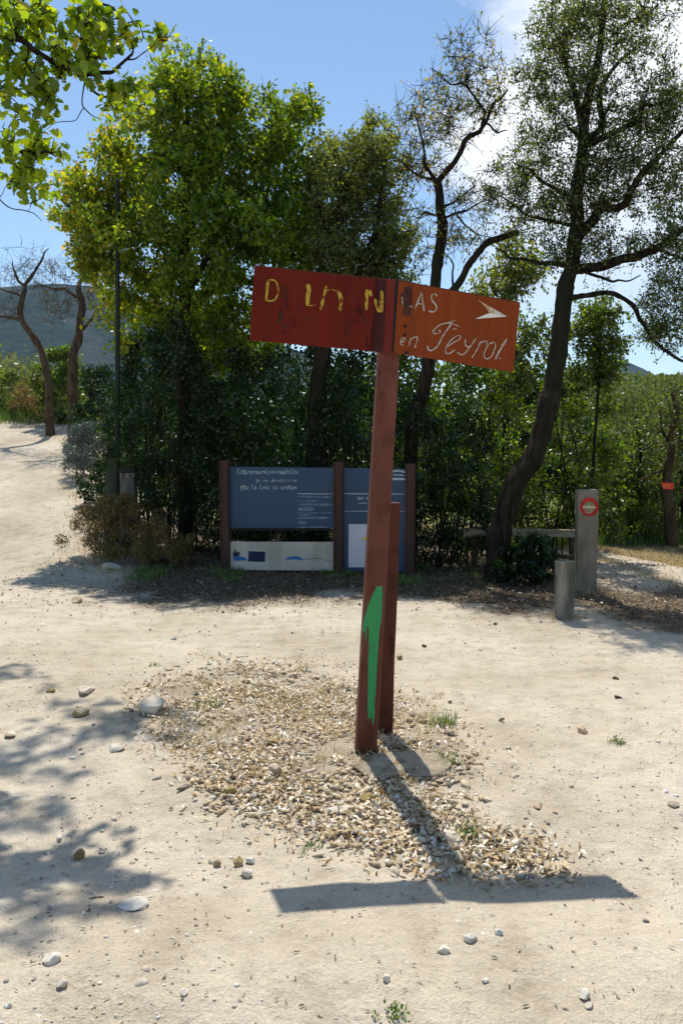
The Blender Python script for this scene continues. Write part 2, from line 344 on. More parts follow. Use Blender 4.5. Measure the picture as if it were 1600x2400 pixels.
# ---------------------------------------------------------------- plants
diamond = (np.array([(0, 0, 0), (-.32, .5, .07), (0, 1, -.05), (.32, .5, .07)], float), [(0, 1, 2, 3)])
oakv = np.array([(0, 0, 0), (-.14, .18, .02), (-.30, .30, .06), (-.20, .42, .03), (-.42, .60, .09), (-.26, .72, .04), (-.24, .90, .02), (0, 1.02, -.06),
                 (.24, .90, .02), (.26, .72, .04), (.42, .60, .09), (.20, .42, .03), (.30, .30, .06), (.14, .18, .02)], float)
oak = (oakv, [(0, 1, 12, 13), (1, 2, 3, 11), (1, 11, 12, 12)])
oak = (oakv, np.array([(0, 1, 13, 13), (1, 2, 3, 13), (13, 3, 11, 12), (3, 4, 5, 11), (11, 5, 9, 10), (5, 6, 7, 9), (9, 7, 8, 8)]))
def oakmesh(*a, **k):
    # triangles only (avoids degenerate quads)
    tr = [(0, 1, 13), (1, 2, 3), (1, 3, 13), (13, 3, 11), (13, 11, 12), (3, 4, 5), (3, 5, 11), (11, 5, 9), (11, 9, 10), (5, 6, 7), (5, 7, 9), (9, 7, 8)]
    return instmesh(a[0], oakv, tr, *a[1:], **k)
def leaves(name, pos, size, mt, parent, kind='diamond', tilt=.9, tb=None, aniso=None):
    n = len(pos); sc = size * rng.uniform(.6, 1.25, n); rt = rots(n, tilt)
    ti = np.clip(rng.beta(2, 2.2, n) + (tb if tb is not None else 0), 0, 1)
    S = np.stack([sc * rng.uniform(.8, 1.2, n) * (aniso or 1), sc, sc], 1)
    me = (oakmesh(name, pos, S, rt, tint=ti) if kind == 'oak' else instmesh(name, diamond[0], diamond[1], pos, S, rt, tint=ti))
    return link(name, me, mt, parent)
def in_ell(n, c, r, shell=.5):
    d = rng.normal(0, 1, (n, 3)); d /= np.linalg.norm(d, axis=1, keepdims=True)
    return c + d * (rng.uniform(0, 1, n) ** shell)[:, None] * r
def blobs_world(blobs, n):
    w = np.array([b[6] if len(b) > 6 else b[3] * b[4] for b in blobs], float); w /= w.sum()
    cnt = rng.multinomial(n, w); out = []
    for b, k in zip(blobs, cnt):
        c = P(b[0], b[1], b[2]); s = b[2] / F
        out.append(in_ell(k, c, np.array([b[3] * s, b[5], b[4] * s])))
    return np.vstack(out)
def tree(name, label, limbs, blobs, NC, sub, lps, L, size, lm, bm=None, group=None, cat='tree', kind='diamond', start=.35,
         maxr=.03, tb=None, tilt=.9, spread=.03, ext=None, aniso=None, gnarl=.02, parts=('trunk', 'crown')):
    bm = bm or M_bark
    acc = Acc(); nodes = []; nr = []; allp = []
    base = None
    for li, (pp, r0, r1) in enumerate(limbs):
        w = np.array([P(*p) if len(p) == 3 else np.array(p[1:]) for p in pp])
        if li == 0:
            base = w[0].copy(); base[2] = float(terr(base[0], base[1])); w[0] = base - [0, 0, .15]
        if li and allp:
            AP = np.array(allp); dd = np.linalg.norm(AP - w[0], axis=1)
            if dd.min() < .45: w[0] = AP[int(np.argmin(dd))]
        n = max(8, int(len(w) * 7)); q = smooth_pts(w, n)
        kj = max(3, n // 4); jj = rng.normal(0, gnarl, (kj, 3)); jj[0] = jj[-1] = 0; q += smooth_pts(jj, n); t = np.linspace(0, 1, n)
        rr = (r0 * (1 - t) ** .8 + r1 * (1 - (1 - t) ** .8)) * (1 + np.interp(t, np.linspace(0, 1, max(4, n // 2)), rng.normal(0, .07, max(4, n // 2))))
        if li == 0: rr[0] *= 1.5; rr[1] *= 1.15
        sd = 16 if r0 > .07 else (8 if r0 > .03 else 5)
        acc.add(*tubes(q[None], rr[None], sd, .055))
        allp += list(q)
        s = int(n * start) if li == 0 else int(n * .15)
        nodes += list(q[s:]); nr += list(rr[s:])
    root = thing(name, label, cat, base, group)
    pts = blobs_world(blobs, NC)
    if ext is not None: pts = np.vstack([pts, ext])
    NN = np.array(nodes); RR = np.array(nr)
    d0 = np.array([np.min(np.linalg.norm(NN - p, axis=1)) for p in pts])
    order = np.argsort(d0); tw = []; tr = []
    for i in order:
        p = pts[i]; d = np.linalg.norm(NN - p, axis=1) * (1 + .15 * (NN[:, 2] > p[2]))
        j = int(np.argmin(d)); a = NN[j]; l = np.linalg.norm(p - a)
        r0 = min(RR[j] * .75, .004 + .012 * l, maxr)
        m1 = a + (p - a) * .35 + rng.normal(0, .07 * l, 3); m2 = a + (p - a) * .7 + rng.normal(0, .08 * l, 3) + np.array([0, 0, .05 * l])
        tw.append([a, m1, m2, p]); tr.append([r0, r0 * .8, r0 * .6, r0 * .4])
        NN = np.vstack([NN, m1, m2, p]); RR = np.append(RR, [r0 * .8, r0 * .6, r0 * .5])
    acc.add(*tubes(np.array(tw), np.array(tr), 4, .05))
    # sub-twigs
    C0 = np.repeat(pts, sub, 0); n = len(C0); dirs = rng.normal(0, 1, (n, 3)); dirs[:, 2] += .35
    dirs /= np.linalg.norm(dirs, axis=1, keepdims=True); ln = L * rng.uniform(.5, 1.3, n)
    E = C0 + dirs * ln[:, None]; M = (C0 + E) / 2 + rng.normal(0, L * .12, (n, 3))
    tp = np.stack([C0, M, E], 1); acc.add(*tubes(tp, np.tile(np.array([.0045, .0035, .0015]) * (1 if L < .5 else 1.5), (n, 1)), 3))
    link(parts[0], acc.mesh(parts[0]), bm, root)
    if lps > 0:
        t = rng.uniform(.15, 1.05, (n, lps, 1)); q = C0[:, None] * (1 - t) ** 2 + 2 * (2 * M - .5 * C0 - .5 * E)[:, None] * t * (1 - t) + E[:, None] * t ** 2
        q = q.reshape(-1, 3) + rng.normal(0, spread, (n * lps, 3))
        tbb = tb(q) if tb else None
        leaves(parts[1], q, size, lm, root, kind, tilt, tbb, aniso)
    return root
def shrub(name, label, px, py, Yd, w, h, n, size, lm, group=None, cat='shrub', blobs=None, stems=9, dz=.8, tilt=.9, sink=.0, aniso=None, tb=None):
    """foliage mass from ground up: w,h metres"""
    a = float(ray(px, py)[0]); bx = a * Yd; gz = float(terr(bx, Yd))
    root = thing(name, label, cat, (bx, Yd, gz), group)
    k = max(70, int(w * h * dz * 18))
    cs = []
    for i in range(k):
        zz = rng.uniform(.04, 1) ** .85; rad = (1 - max(0, zz - .45) ** 2 * 2.2) * rng.uniform(0, 1) ** .5
        an = rng.uniform(0, 2 * np.pi); bump = 1 + .25 * math.sin(3 * an + 5 * zz + px)
        cs.append([bx + math.cos(an) * rad * w / 2 * bump, Yd + math.sin(an) * rad * dz * bump, gz + zz * h * (1 - .18 * rad * rng.uniform(0, 1.4)) + .02])
    cs = np.array(cs)
    acc = Acc(); ends = cs[rng.choice(len(cs), min(len(cs), stems * 2), False)]
    st_ = np.array([[bx, Yd, gz - .05]]) + rng.normal(0, 1, (len(ends), 3)) * [w * .12, dz * .12, 0]
    mid = (st_ * .55 + ends * .45) + rng.normal(0, .05 * h, (len(ends), 3)); mid[:, 2] = gz + (ends[:, 2] - gz) * .55
    r = .004 + .003 * h
    acc.add(*tubes(np.stack([st_, mid, ends], 1), np.tile([r, r * .7, r * .3], (len(ends), 1)), 4))
    link('stems', acc.mesh('stems'), M_bark, root)
    rad = max(.07, .30 * (w * h * dz / k) ** (1 / 3) * 1.9)
    q = np.repeat(cs, max(1, n // k), 0); q = q + in_ell(len(q), 0, np.array([rad] * 3), .6)
    q[:, 2] = np.maximum(q[:, 2], terr(q[:, 0], q[:, 1]) + .01)
    leaves('foliage', q, size, lm, root, 'diamond', tilt, tb(q) if tb else None, aniso)
    return root
def tuft_mesh(name, cs, nb, hgt, spread, wid=.004, lean=.5):
    n = len(cs) * nb; b = np.repeat(cs, nb, 0) + rng.normal(0, 1, (n, 3)) * [spread, spread, 0]; b[:, 2] = terr(b[:, 0], b[:, 1]) - .005
    h = (np.repeat(hgt, nb) if np.ndim(hgt) else hgt) * rng.uniform(.4, 1.2, n); a = rng.uniform(0, 2 * np.pi, n); l = rng.uniform(0, lean, n) * h
    d = np.stack([np.cos(a), np.sin(a), np.zeros(n)], 1); s = np.stack([-np.sin(a + .6), np.cos(a + .6), np.zeros(n)], 1) * wid
    m = b + d * (l * .35)[:, None]; m[:, 2] += h * .6; t = b + d * l[:, None]; t[:, 2] += h * (1 - .3 * (l / h))
    V = np.stack([b - s, b + s, m - s * .7, m + s * .7, t, t + s * .1], 1).reshape(-1, 3)
    i = (np.arange(n) * 6)[:, None]; f = np.concatenate([i + [0, 1, 3, 2], i + [2, 3, 5, 4]], 0)
    return npmesh(name, V, f, np.repeat(np.clip(rng.beta(2, 2, n), 0, 1), 6))
#@@TREES
# left oak: layered crown
def left_tb(q): return -.12 + .30 * ss(-1.5, -4.6, q[:, 0]) * 1.0 + .06 * ss(4.5, 6.5, q[:, 2])
tree('oak_tree', 'broad dense oak, yellowing on its left side, rising behind the thin dark pole', [
    ([(440, 1290, 12.2), (436, 1050, 12.2), (432, 800, 12.2), (430, 560, 12.2), (445, 380, 12.2), (440, 220, 12.2)], .13, .02),
    ([(433, 690, 12.2), (470, 620, 12.0), (530, 575, 11.8), (620, 520, 11.5)], .06, .015),
    ([(432, 780, 12.2), (370, 700, 12.5), (300, 640, 12.6), (210, 600, 12.5)], .06, .012),
    ([(431, 620, 12.2), (380, 520, 12.7), (330, 420, 12.9), (270, 350, 13)], .05, .01),
    ([(436, 560, 12.2), (510, 450, 12.4), (600, 360, 12.6), (680, 300, 12.6)], .05, .01),
    ([(434, 900, 12.2), (520, 830, 12.6), (600, 780, 12.9)], .05, .012)],
    [(450, 250, 12.2, 120, 110, 1.0), (540, 240, 12.3, 60, 70, .7), (370, 380, 12.3, 130, 130, 1.2), (560, 400, 12.3, 150, 130, 1.2), (690, 330, 12.2, 70, 90, .7),
     (260, 350, 12.6, 60, 50, .6), (200, 430, 12.4, 60, 45, .6), (250, 520, 12.3, 110, 110, 1.0), (420, 560, 12.2, 190, 160, 1.5), (600, 560, 12.0, 150, 140, 1.3), (200, 620, 12.3, 70, 60, .8),
     (740, 420, 12.2, 50, 80, .6), (700, 560, 12.2, 90, 120, 1.), (330, 720, 12.5, 110, 110, 1.1), (520, 760, 12.6, 150, 120, 1.3), (620, 235, 12.2, 26, 22, .3), (730, 235, 12.2, 18, 26, .25), (655, 225, 12.2, 12, 14, .2)],
    1100, 6, 11, .23, .077, LM_left, tb=left_tb, spread=.035)
tree('oak_tree', 'leaning green tree with a thick bare trunk behind the middle of the information board', [
    ([(748, 1330, 11.3), (742, 1080, 11.3), (748, 900, 11.3), (765, 760, 11.3), (790, 600, 11.3), (800, 430, 11.4)], .17, .03),
    ([(765, 760, 11.3), (840, 640, 11.4), (890, 480, 11.5), (900, 350, 11.5)], .06, .012),
    ([(790, 600, 11.3), (740, 480, 11.5), (720, 400, 11.6)], .04, .01)],
    [(800, 440, 11.6, 90, 110, 1.), (880, 400, 11.6, 75, 100, .8), (830, 590, 11.6, 110, 90, 1.), (920, 560, 11.8, 60, 90, .7), (870, 300, 11.7, 30, 25, .3), (760, 700, 11.9, 120, 90, 1.), (900, 680, 12, 80, 80, .8)],
    620, 6, 12, .20, .050, LM_olive, spread=.03, tb=lambda q: .12 + .2 * ss(4.4, 5.8, q[:, 2]))
# sparse crooked tree
tree('bare_tree', 'thin crooked half-bare tree with sparse yellow leaves left of the tall dark tree', [
    ([(957, 1330, 10.6), (960, 1080, 10.6), (978, 950, 10.6), (1004, 860, 10.6), (1022, 663, 10.6), (1030, 561, 10.6), (1032, 485, 10.6), (1022, 420, 10.6)], .10, .05),
    ([(1022, 425, 10.6), (1060, 385, 10.5), (1085, 335, 10.4), (1125, 307, 10.4), (1138, 284, 10.4), (1157, 240, 10.4), (1188, 210, 10.3)], .042, .010),
    ([(1130, 300, 10.4), (1133, 250, 10.5), (1098, 205, 10.6), (1050, 195, 10.7), (1010, 160, 10.7)], .022, .006),
    ([(1138, 290, 10.4), (1160, 310, 10.3), (1188, 305, 10.2)], .016, .005),
    ([(1022, 425, 10.6), (995, 385, 10.7), (985, 330, 10.8), (970, 250, 10.9)], .03, .006),
    ([(1020, 425, 10.6), (965, 400, 10.5), (930, 370, 10.4)], .02, .005),
    ([(1042, 483, 10.6), (1075, 460, 10.5), (1118, 433, 10.4)], .018, .005),
    ([(1044, 510, 10.6), (1096, 492, 10.7), (1157, 464, 10.8)], .02, .005),
    ([(1022, 508, 10.6), (994, 500, 10.5), (973, 512, 10.4)], .016, .005),
    ([(1072, 503, 10.6), (1106, 541, 10.5), (1152, 556, 10.4)], .014, .004),
    ([(1000, 830, 10.6), (1030, 740, 10.4), (1065, 676, 10.2), (1106, 612, 10.1), (1147, 566, 10.), (1213, 543, 9.9)], .05, .038),
    ([(1062, 680, 10.2), (1058, 620, 10.3), (1040, 590, 10.4)], .016, .004)],
    [(1100, 170, 10.6, 90, 90, .6), (990, 270, 10.7, 70, 80, .6), (960, 350, 10.7, 50, 60, .5), (1050, 280, 10.6, 70, 80, .6), (1000, 400, 10.6, 70, 60, .5), (1150, 250, 10.4, 50, 60, .4),
     (1090, 540, 10.5, 70, 80, .5), (990, 560, 10.7, 50, 90, .5), (1070, 120, 10.7, 40, 40, .3), (1110, 470, 10.5, 60, 40, .4)],
    330, 5, 2, .22, .042, LM_yellow, gnarl=.014, maxr=.016, spread=.02, tb=lambda q: rng.uniform(-.1, .25, len(q)))
# tall right tree
tree('tall_tree', 'tall dark tree with a thick leaning trunk and wide limbs, left of the concrete pillar', [
    ([(1160, 1372, 9.1), (1172, 1240, 9.1), (1200, 1140, 9.1), (1252, 1070, 9.15), (1282, 950, 9.2), (1303, 860, 9.2), (1315, 720, 9.2), (1334, 640, 9.2), (1347, 560, 9.2), (1354, 455, 9.2), (1361, 350, 9.3), (1376, 250, 9.4), (1400, 120, 9.5), (1420, -30, 9.6)], .138, .028),
    ([(1345, 640, 9.2), (1400, 625, 9.0), (1470, 605, 8.8), (1530, 580, 8.7), (1610, 535, 8.5), (1700, 500, 8.3)], .06, .025),
    ([(1350, 570, 9.2), (1385, 520, 9.1), (1402, 488, 9.0), (1450, 480, 8.9), (1490, 432, 8.8), (1540, 365, 8.7), (1610, 295, 8.5)], .06, .02),
    ([(1402, 490, 9.), (1415, 468, 9), (1452, 470, 8.9)], .025, .01),
    ([(1363, 340, 9.3), (1412, 325, 9.1), (1480, 285, 9.), (1515, 250, 8.9), (1560, 235, 8.8)], .045, .012),
    ([(1372, 330, 9.3), (1405, 300, 9.5), (1408, 220, 9.6), (1440, 150, 9.7), (1500, 100, 9.8)], .045, .01),
    ([(1368, 330, 9.3), (1335, 300, 9.4), (1322, 285, 9.5)], .025, .008),
    ([(1365, 300, 9.3), (1345, 220, 9.4), (1320, 120, 9.5), (1290, 60, 9.5)], .04, .01),
    ([(1330, 622, 9.2), (1262, 615, 9.2), (1198, 602, 9.1), (1160, 582, 9.0)], .03, .008),
    ([(1337, 525, 9.2), (1285, 515, 9.3), (1233, 500, 9.4), (1170, 458, 9.5)], .028, .008),
    ([(1350, 470, 9.2), (1300, 440, 9.), (1240, 400, 8.9), (1200, 380, 8.9)], .028, .008),
    ([(1342, 712, 9.2), (1376, 690, 9.1), (1438, 694, 9.0), (1490, 730, 8.9), (1515, 775, 8.8), (1580, 838, 8.6), (1640, 850, 8.5)], .034, .01),
    ([(1345, 640, 9.1), (1410, 650, 8.7), (1450, 658, 8.5), (1500, 645, 8.3)], .02, .006),
    ([(1540, 583, 8.7), (1600, 605, 8.5), (1660, 640, 8.4)], .02, .008)],
    [(1400, 50, 9.5, 150, 80, 1.), (1300, 90, 9.5, 70, 90, .8), (1520, 60, 9.4, 80, 70, .8), (1360, 190, 9.4, 130, 100, 1.), (1490, 260, 9.2, 100, 80, .9), (1250, 180, 9.5, 55, 60, .5),
     (1230, 420, 9.1, 95, 75, .9), (1290, 330, 9.2, 80, 60, .7), (1270, 500, 9.2, 80, 60, .7), (1560, 260, 9., 80, 90, .8), (1570, 420, 8.8, 90, 90, .8), (1450, 400, 9., 90, 70, .8),
     (1560, 560, 8.7, 90, 70, .7), (1590, 700, 8.6, 70, 100, .7), (1430, 590, 9., 80, 60, .6), (1290, 590, 9.2, 50, 40, .4), (1380, 430, 9.2, 80, 120, .8), (1550, 780, 8.7, 50, 45, .4)],
    950, 6, 7, .19, .035, LM_olive, gnarl=.014, spread=.03, tb=lambda q: .12 * ss(5.6, 6.6, q[:, 2]), start=.45)
tree('vine_covered_sapling', 'bright green sapling climbing beside the tall dark trunk, right of the tall sign', [
    ([(1370, 1330, 10.4), (1385, 1100, 10.4), (1400, 900, 10.4), (1400, 740, 10.4)], .03, .008)],
    [(1400, 740, 10.4, 55, 60, .4), (1420, 830, 10.4, 40, 70, .4), (1360, 780, 10.4, 40, 60, .4), (1390, 880, 10.5, 60, 70, .5), (1240, 800, 10.4, 60, 60, .5), (1210, 880, 10.4, 60, 50, .5)],
    170, 6, 8, .18, .055, LM_bright, start=.3)
tree('yellow_tree', 'loose yellow-green tree seen between the broken branch and the tall right tree', [
    ([(1180, 1300, 14), (1185, 1000, 14), (1190, 780, 14), (1200, 640, 14)], .08, .01)],
    [(1180, 640, 14, 60, 60, .8), (1230, 640, 14, 50, 55, .8), (1150, 700, 14, 50, 40, .8), (1200, 570, 14, 20, 40, .3)], 110, 5, 6, .3, .075, LM_yellow, tb=lambda q: -.15)
# near branch overhead
def B(u, v, Yd): return (u / 1.96, v / 1.96, Yd)
shade_clusters = []  # unseen leaf clusters above the frame, added to cast the left ground shade
for cx_, cy_, rx_, ry_, k_ in ((60, 1585, 80, 38, 11), (340, 1705, 130, 40, 24), (190, 1690, 130, 44, 20), (90, 1790, 130, 52, 22), (60, 1915, 95, 54, 15), (245, 2080, 95, 24, 11), (120, 2150, 130, 34, 14), (50, 2060, 90, 30, 11), (40, 2220, 70, 18, 5), (-190, 1850, 120, 200, 16)):
    for _ in range(k_):
        a_, r_ = rng.uniform(0, 6.28), rng.uniform(0, 1) ** .5; g_ = G(cx_ + math.cos(a_) * r_ * rx_, cy_ + math.sin(a_) * r_ * ry_); zz = rng.uniform(6.7, 7.9)
        shade_clusters.append([float(g_[0]) - .5 * math.sin(R(9)) * 1.086 * zz, float(g_[1]) + .543 * zz, zz])
nb = tree('overhanging_oak', 'near oak branch with large lobed sunlit leaves reaching in from the upper left corner', [
    ([('w', -3.6, 5.6, 0), ('w', -3.55, 5.6, 1.5), ('w', -3.4, 5.65, 3.0), ('w', -3.3, 5.8, 4.2), ('w', -3.2, 6.0, 5.4), ('w', -3.1, 6.3, 6.6)], .16, .06),
    ([('w', -3.38, 5.65, 3.1), ('w', -2.9, 5.3, 3.6), B(-200, 200, 5.05), B(0, 165, 5.0)], .045, .02),
    ([B(0, 165, 5.0), B(100, 185, 5.0), B(200, 260, 5.0), B(300, 315, 5), B(420, 335, 4.95), B(520, 330, 4.9), B(600, 260, 4.9), B(604, 190, 4.9)], .021, .004),
    ([('w', -3.15, 6.1, 5.9), ('w', -2.8, 6.9, 6.7), ('w', -2.3, 7.7, 7.1), ('w', -1.7, 8.5, 7.3)], .05, .012), ([('w', -3.12, 6.2, 6.2), ('w', -3.0, 7.2, 6.9), ('w', -2.7, 8.6, 7.4)], .04, .012),
    ([B(350, 335, 5), B(400, 390, 5), B(470, 435, 5.05), B(570, 470, 5.1)], .013, .004),
    ([B(100, 185, 5), B(60, 100, 5.1), B(100, 30, 5.2), B(160, -60, 5.3)], .012, .005),
    ([B(430, -10, 5.1), B(500, 30, 5.1), B(545, 75, 5.1), B(580, 130, 5.1), B(545, 172, 5.0)], .008, .003),
    ([B(420, 335, 4.95), B(400, 240, 5), B(380, 190, 5), B(290, 175, 5)], .008, .003),
    ([B(110, 225, 5), B(130, 300, 5.), B(180, 385, 5)], .007, .003),
    ([B(385, 385, 5), B(385, 480, 5), B(420, 525, 5), B(470, 548, 5)], .005, .002),
    ([B(383, 490, 5), B(335, 550, 5), B(220, 590, 5)], .003, .0015),
    ([B(-60, 380, 5), B(0, 402, 5), B(130, 410, 5)], .005, .002),
    ([B(600, 300, 4.9), B(650, 250, 4.9), B(745, 180, 4.9)], .005, .002),
    ([('w', -3.5, 5.6, 2.2), ('w', -2.9, 5.4, 2.8), B(-60, 700, 5.2), B(60, 690, 5.2), B(180, 700, 5.2), B(260, 720, 5.2)], .03, .004),
    ([B(-60, 830, 5.2), B(30, 945, 5.2), B(130, 965, 5.2), B(195, 1015, 5.2)], .005, .002),
    ([B(-40, 520, 5.1), B(60, 565, 5.1), B(180, 560, 5.1)], .005, .002)],
    [(40, 40, 5.05, 70, 55, .35), (110, 75, 5.05, 45, 50, .3), (205, 35, 5.05, 30, 30, .2), (260, 60, 5.05, 40, 40, .2), (215, 100, 5, 60, 45, .25), (150, 140, 5, 60, 35, .25), (320, 30, 5.1, 16, 16, .1), (318, 75, 5.1, 18, 30, .1),
     (250, 200, 5, 45, 30, .2), (300, 220, 5, 35, 25, .2), (380, 85, 4.9, 10, 25, .1), (380, 125, 4.9, 14, 10, .1), (30, 130, 5, 40, 30, .2), (60, 190, 5, 50, 22, .2), (110, 210, 5, 25, 30, .15), (30, 235, 5, 20, 20, .2), (90, 265, 5, 30, 22, .2),
     (255, 240, 5, 5, 14, .1), (30, 340, 5.2, 45, 40, .3), (100, 350, 5.2, 38, 32, .25), (60, 400, 5.2, 50, 35, .3), (20, 430, 5.2, 25, 25, .2), (80, 305, 5.1, 28, 18, .2), (75, 485, 5.2, 14, 14, .1), (10, 460, 5.2, 10, 10, .1)],
    150, 3, 3, .08, .070, LM_near, kind='oak', spread=.02, maxr=.007, tilt=.8, gnarl=.006, start=.9,
    ext=np.array(shade_clusters))
#@@SHADE
# distant bare trees on the left rise
tree('bare_tree', 'leafless grey tree with a curving leaning trunk at the top of the left path', [
    ([(118, 965, 20.), (112, 900, 20), (85, 800, 20), (55, 745, 20), (57, 690, 20), (58, 665, 20)], .105, .04),
    ([(50, 750, 20), (15, 745, 20), (-10, 735, 20)], .05, .03),
    ([(58, 668, 20), (80, 640, 20), (95, 610, 20), (115, 582, 20)], .05, .008),
    ([(57, 668, 20), (38, 640, 20), (30, 610, 20)], .04, .008),
    ([(54, 700, 20), (30, 685, 20), (0, 676, 20)], .035, .01)],
    [(70, 620, 20, 60, 40, .8), (30, 650, 20, 40, 40, .8), (90, 660, 20, 50, 30, .8), (20, 720, 20, 40, 30, .8)], 90, 5, 0, .35, .05, LM_pale, M_bark2, 'bare trees at the top of the left path', maxr=.014, gnarl=.03)
tree('bare_tree', 'leafless straight-trunked tree just left of the oak, above the bright green bush', [
    ([(168, 930, 19), (170, 850, 19), (183, 780, 19), (190, 700, 19), (188, 660, 19)], .12, .05),
    ([(180, 705, 19), (150, 680, 19), (110, 668, 19), (80, 662, 19)], .04, .01),
    ([(188, 662, 19), (200, 620, 19), (215, 580, 19)], .04, .01), ([(190, 780, 19), (220, 740, 19), (240, 720, 19)], .04, .01)],
    [(160, 640, 19, 50, 35, .8), (220, 680, 19, 40, 60, .8), (140, 720, 19, 50, 40, .8)], 90, 5, 1, .35, .05, LM_dry, M_bark2, 'bare trees at the top of the left path', maxr=.014, gnarl=.03)
tree('marker_tree', 'straight trunk carrying an orange-red marker at the right edge of the picture', [
    ([(1584, 1290, 12.1), (1572, 1240, 12.1), (1564, 1180, 12.1), (1563, 1100, 12.1), (1568, 1040, 12.1), (1580, 970, 12.1), (1572, 920, 12.1)], .105, .018),
    ([(1562, 1095, 12.1), (1530, 1110, 12.1), (1500, 1122, 12.0)], .025, .01), ([(1566, 1060, 12.1), (1550, 1010, 12.2), (1545, 960, 12.2)], .03, .01)],
    [(1580, 960, 12.3, 50, 60, .8), (1530, 1030, 12.3, 40, 50, .8), (1600, 1050, 12.3, 40, 60, .8)], 70, 5, 4, .25, .055, LM_mid, M_bark2, 'trees along the far side of the right path')
tree('slim_tree', 'slim dark trunk just right of the trunk with the orange-red marker', [
    ([(1612, 1260, 12.9), (1600, 1150, 12.9), (1592, 1030, 12.9), (1585, 930, 12.9)], .07, .012)],
    [(1600, 960, 12.9, 50, 60, .8), (1640, 1000, 12.9, 50, 80, .8)], 60, 5, 4, .25, .055, LM_mid, M_bark, 'trees along the far side of the right path')
tree('slim_tree', 'young thin sapling halfway between the concrete pillar and the marked trunk', [
    ([(1515, 1285, 12.6), (1503, 1220, 12.6), (1497, 1150, 12.6), (1500, 1090, 12.6), (1490, 1000, 12.6)], .035, .015)],
    [(1490, 1040, 12.8, 40, 50, .8), (1470, 1100, 12.8, 40, 50, .8)], 50, 5, 5, .25, .055, LM_mid, M_bark, 'trees along the far side of the right path')
# shrubs -------------------------------------------------------------------
UG = 'bushes making the dark thicket'
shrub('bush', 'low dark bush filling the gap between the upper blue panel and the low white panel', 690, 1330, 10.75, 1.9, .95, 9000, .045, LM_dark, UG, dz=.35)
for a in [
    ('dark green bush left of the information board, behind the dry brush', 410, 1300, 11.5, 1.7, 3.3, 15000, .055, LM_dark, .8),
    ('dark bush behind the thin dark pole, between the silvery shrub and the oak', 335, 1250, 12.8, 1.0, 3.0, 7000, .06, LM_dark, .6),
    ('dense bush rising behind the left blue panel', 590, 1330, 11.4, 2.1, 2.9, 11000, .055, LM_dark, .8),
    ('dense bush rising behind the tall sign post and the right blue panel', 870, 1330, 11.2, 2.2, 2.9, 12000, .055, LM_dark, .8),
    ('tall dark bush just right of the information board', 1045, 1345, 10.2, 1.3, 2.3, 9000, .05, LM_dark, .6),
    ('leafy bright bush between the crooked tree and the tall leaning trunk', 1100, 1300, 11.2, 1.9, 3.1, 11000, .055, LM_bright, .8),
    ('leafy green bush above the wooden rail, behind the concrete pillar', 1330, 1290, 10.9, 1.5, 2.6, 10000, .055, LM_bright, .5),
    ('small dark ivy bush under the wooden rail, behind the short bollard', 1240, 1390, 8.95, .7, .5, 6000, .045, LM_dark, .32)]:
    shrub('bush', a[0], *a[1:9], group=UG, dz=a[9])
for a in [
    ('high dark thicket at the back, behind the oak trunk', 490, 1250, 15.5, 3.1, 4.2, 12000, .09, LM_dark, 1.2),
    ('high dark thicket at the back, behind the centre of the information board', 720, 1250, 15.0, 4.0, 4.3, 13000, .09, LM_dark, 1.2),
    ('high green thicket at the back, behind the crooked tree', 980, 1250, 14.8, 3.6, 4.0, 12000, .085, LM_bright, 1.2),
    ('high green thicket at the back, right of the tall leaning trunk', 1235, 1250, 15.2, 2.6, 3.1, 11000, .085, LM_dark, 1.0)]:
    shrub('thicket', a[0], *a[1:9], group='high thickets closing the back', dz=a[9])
shrub('bush', 'silvery grey-green shrub beside the left path', 198, 1010, 15.6, 1.0, 1.0, 9000, .045, LM_silver, dz=.6, aniso=.5)
shrub('bush', 'bright green rounded bush below the straight leafless tree', 150, 940, 21.5, 1.7, 1.9, 6000, .10, LM_bright, dz=.9)
shrub('bush', 'dark bush at the foot of the oak, right of the bright green bush', 238, 980, 17.5, 1.2, 2.0, 6000, .07, LM_dark, dz=.8)
shrub('bush', 'olive-yellow bush at the top left edge of the path', 22, 940, 23.2, 2.2, 1.2, 6000, .07, LM_yellow, dz=.9, tb=lambda q: -.25)
shrub('bush', 'twiggy brown-grey bush left of the curving leafless trunk', 85, 950, 22.2, 1.3, 1.1, 4000, .06, LM_dry, dz=.8)
shrub('bush', 'low shadowed green bush on the bank below the silvery shrub', 245, 1090, 13.6, .9, .7, 3500, .05, LM_dark, dz=.5)
shrub('dry_brush', 'brown dried brush heaped around the foot of the dark pole', 285, 1305, 10.8, 1.35, .85, 17000, .04, LM_dry, dz=.55, cat='brush', aniso=.5)
shrub('dry_brush', 'thin dried brush spreading toward the left end of the information board', 375, 1325, 10.4, .9, .5, 8000, .035, LM_dry, dz=.4, cat='brush', aniso=.5)
for a in [('green bush left along the far side of the right path, just past the pillar', 1430, 1275, 12.7, 1.3, 1.2, 6000, .055, LM_bright, .6),
          ('rounded light green bush in the middle of the far side of the right path', 1490, 1275, 13.2, 1.5, 1.3, 7000, .055, LM_mid, .7),
          ('dark green bush at the foot of the trunk with the marker', 1600, 1280, 12.8, 1.5, 1.25, 6000, .055, LM_mid, .6),
          ('tall green bush behind the sapling right of the pillar', 1470, 1270, 15.5, 2.4, 1.75, 10000, .075, LM_mid, 1.1),
          ('tall shaded bush at the right edge behind the marked trunk', 1600, 1270, 16.2, 2.4, 1.8, 10000, .075, LM_mid, 1.1)]:
    shrub('bush', a[0], *a[1:9], group='bushes along the far side of the right path', dz=a[9])
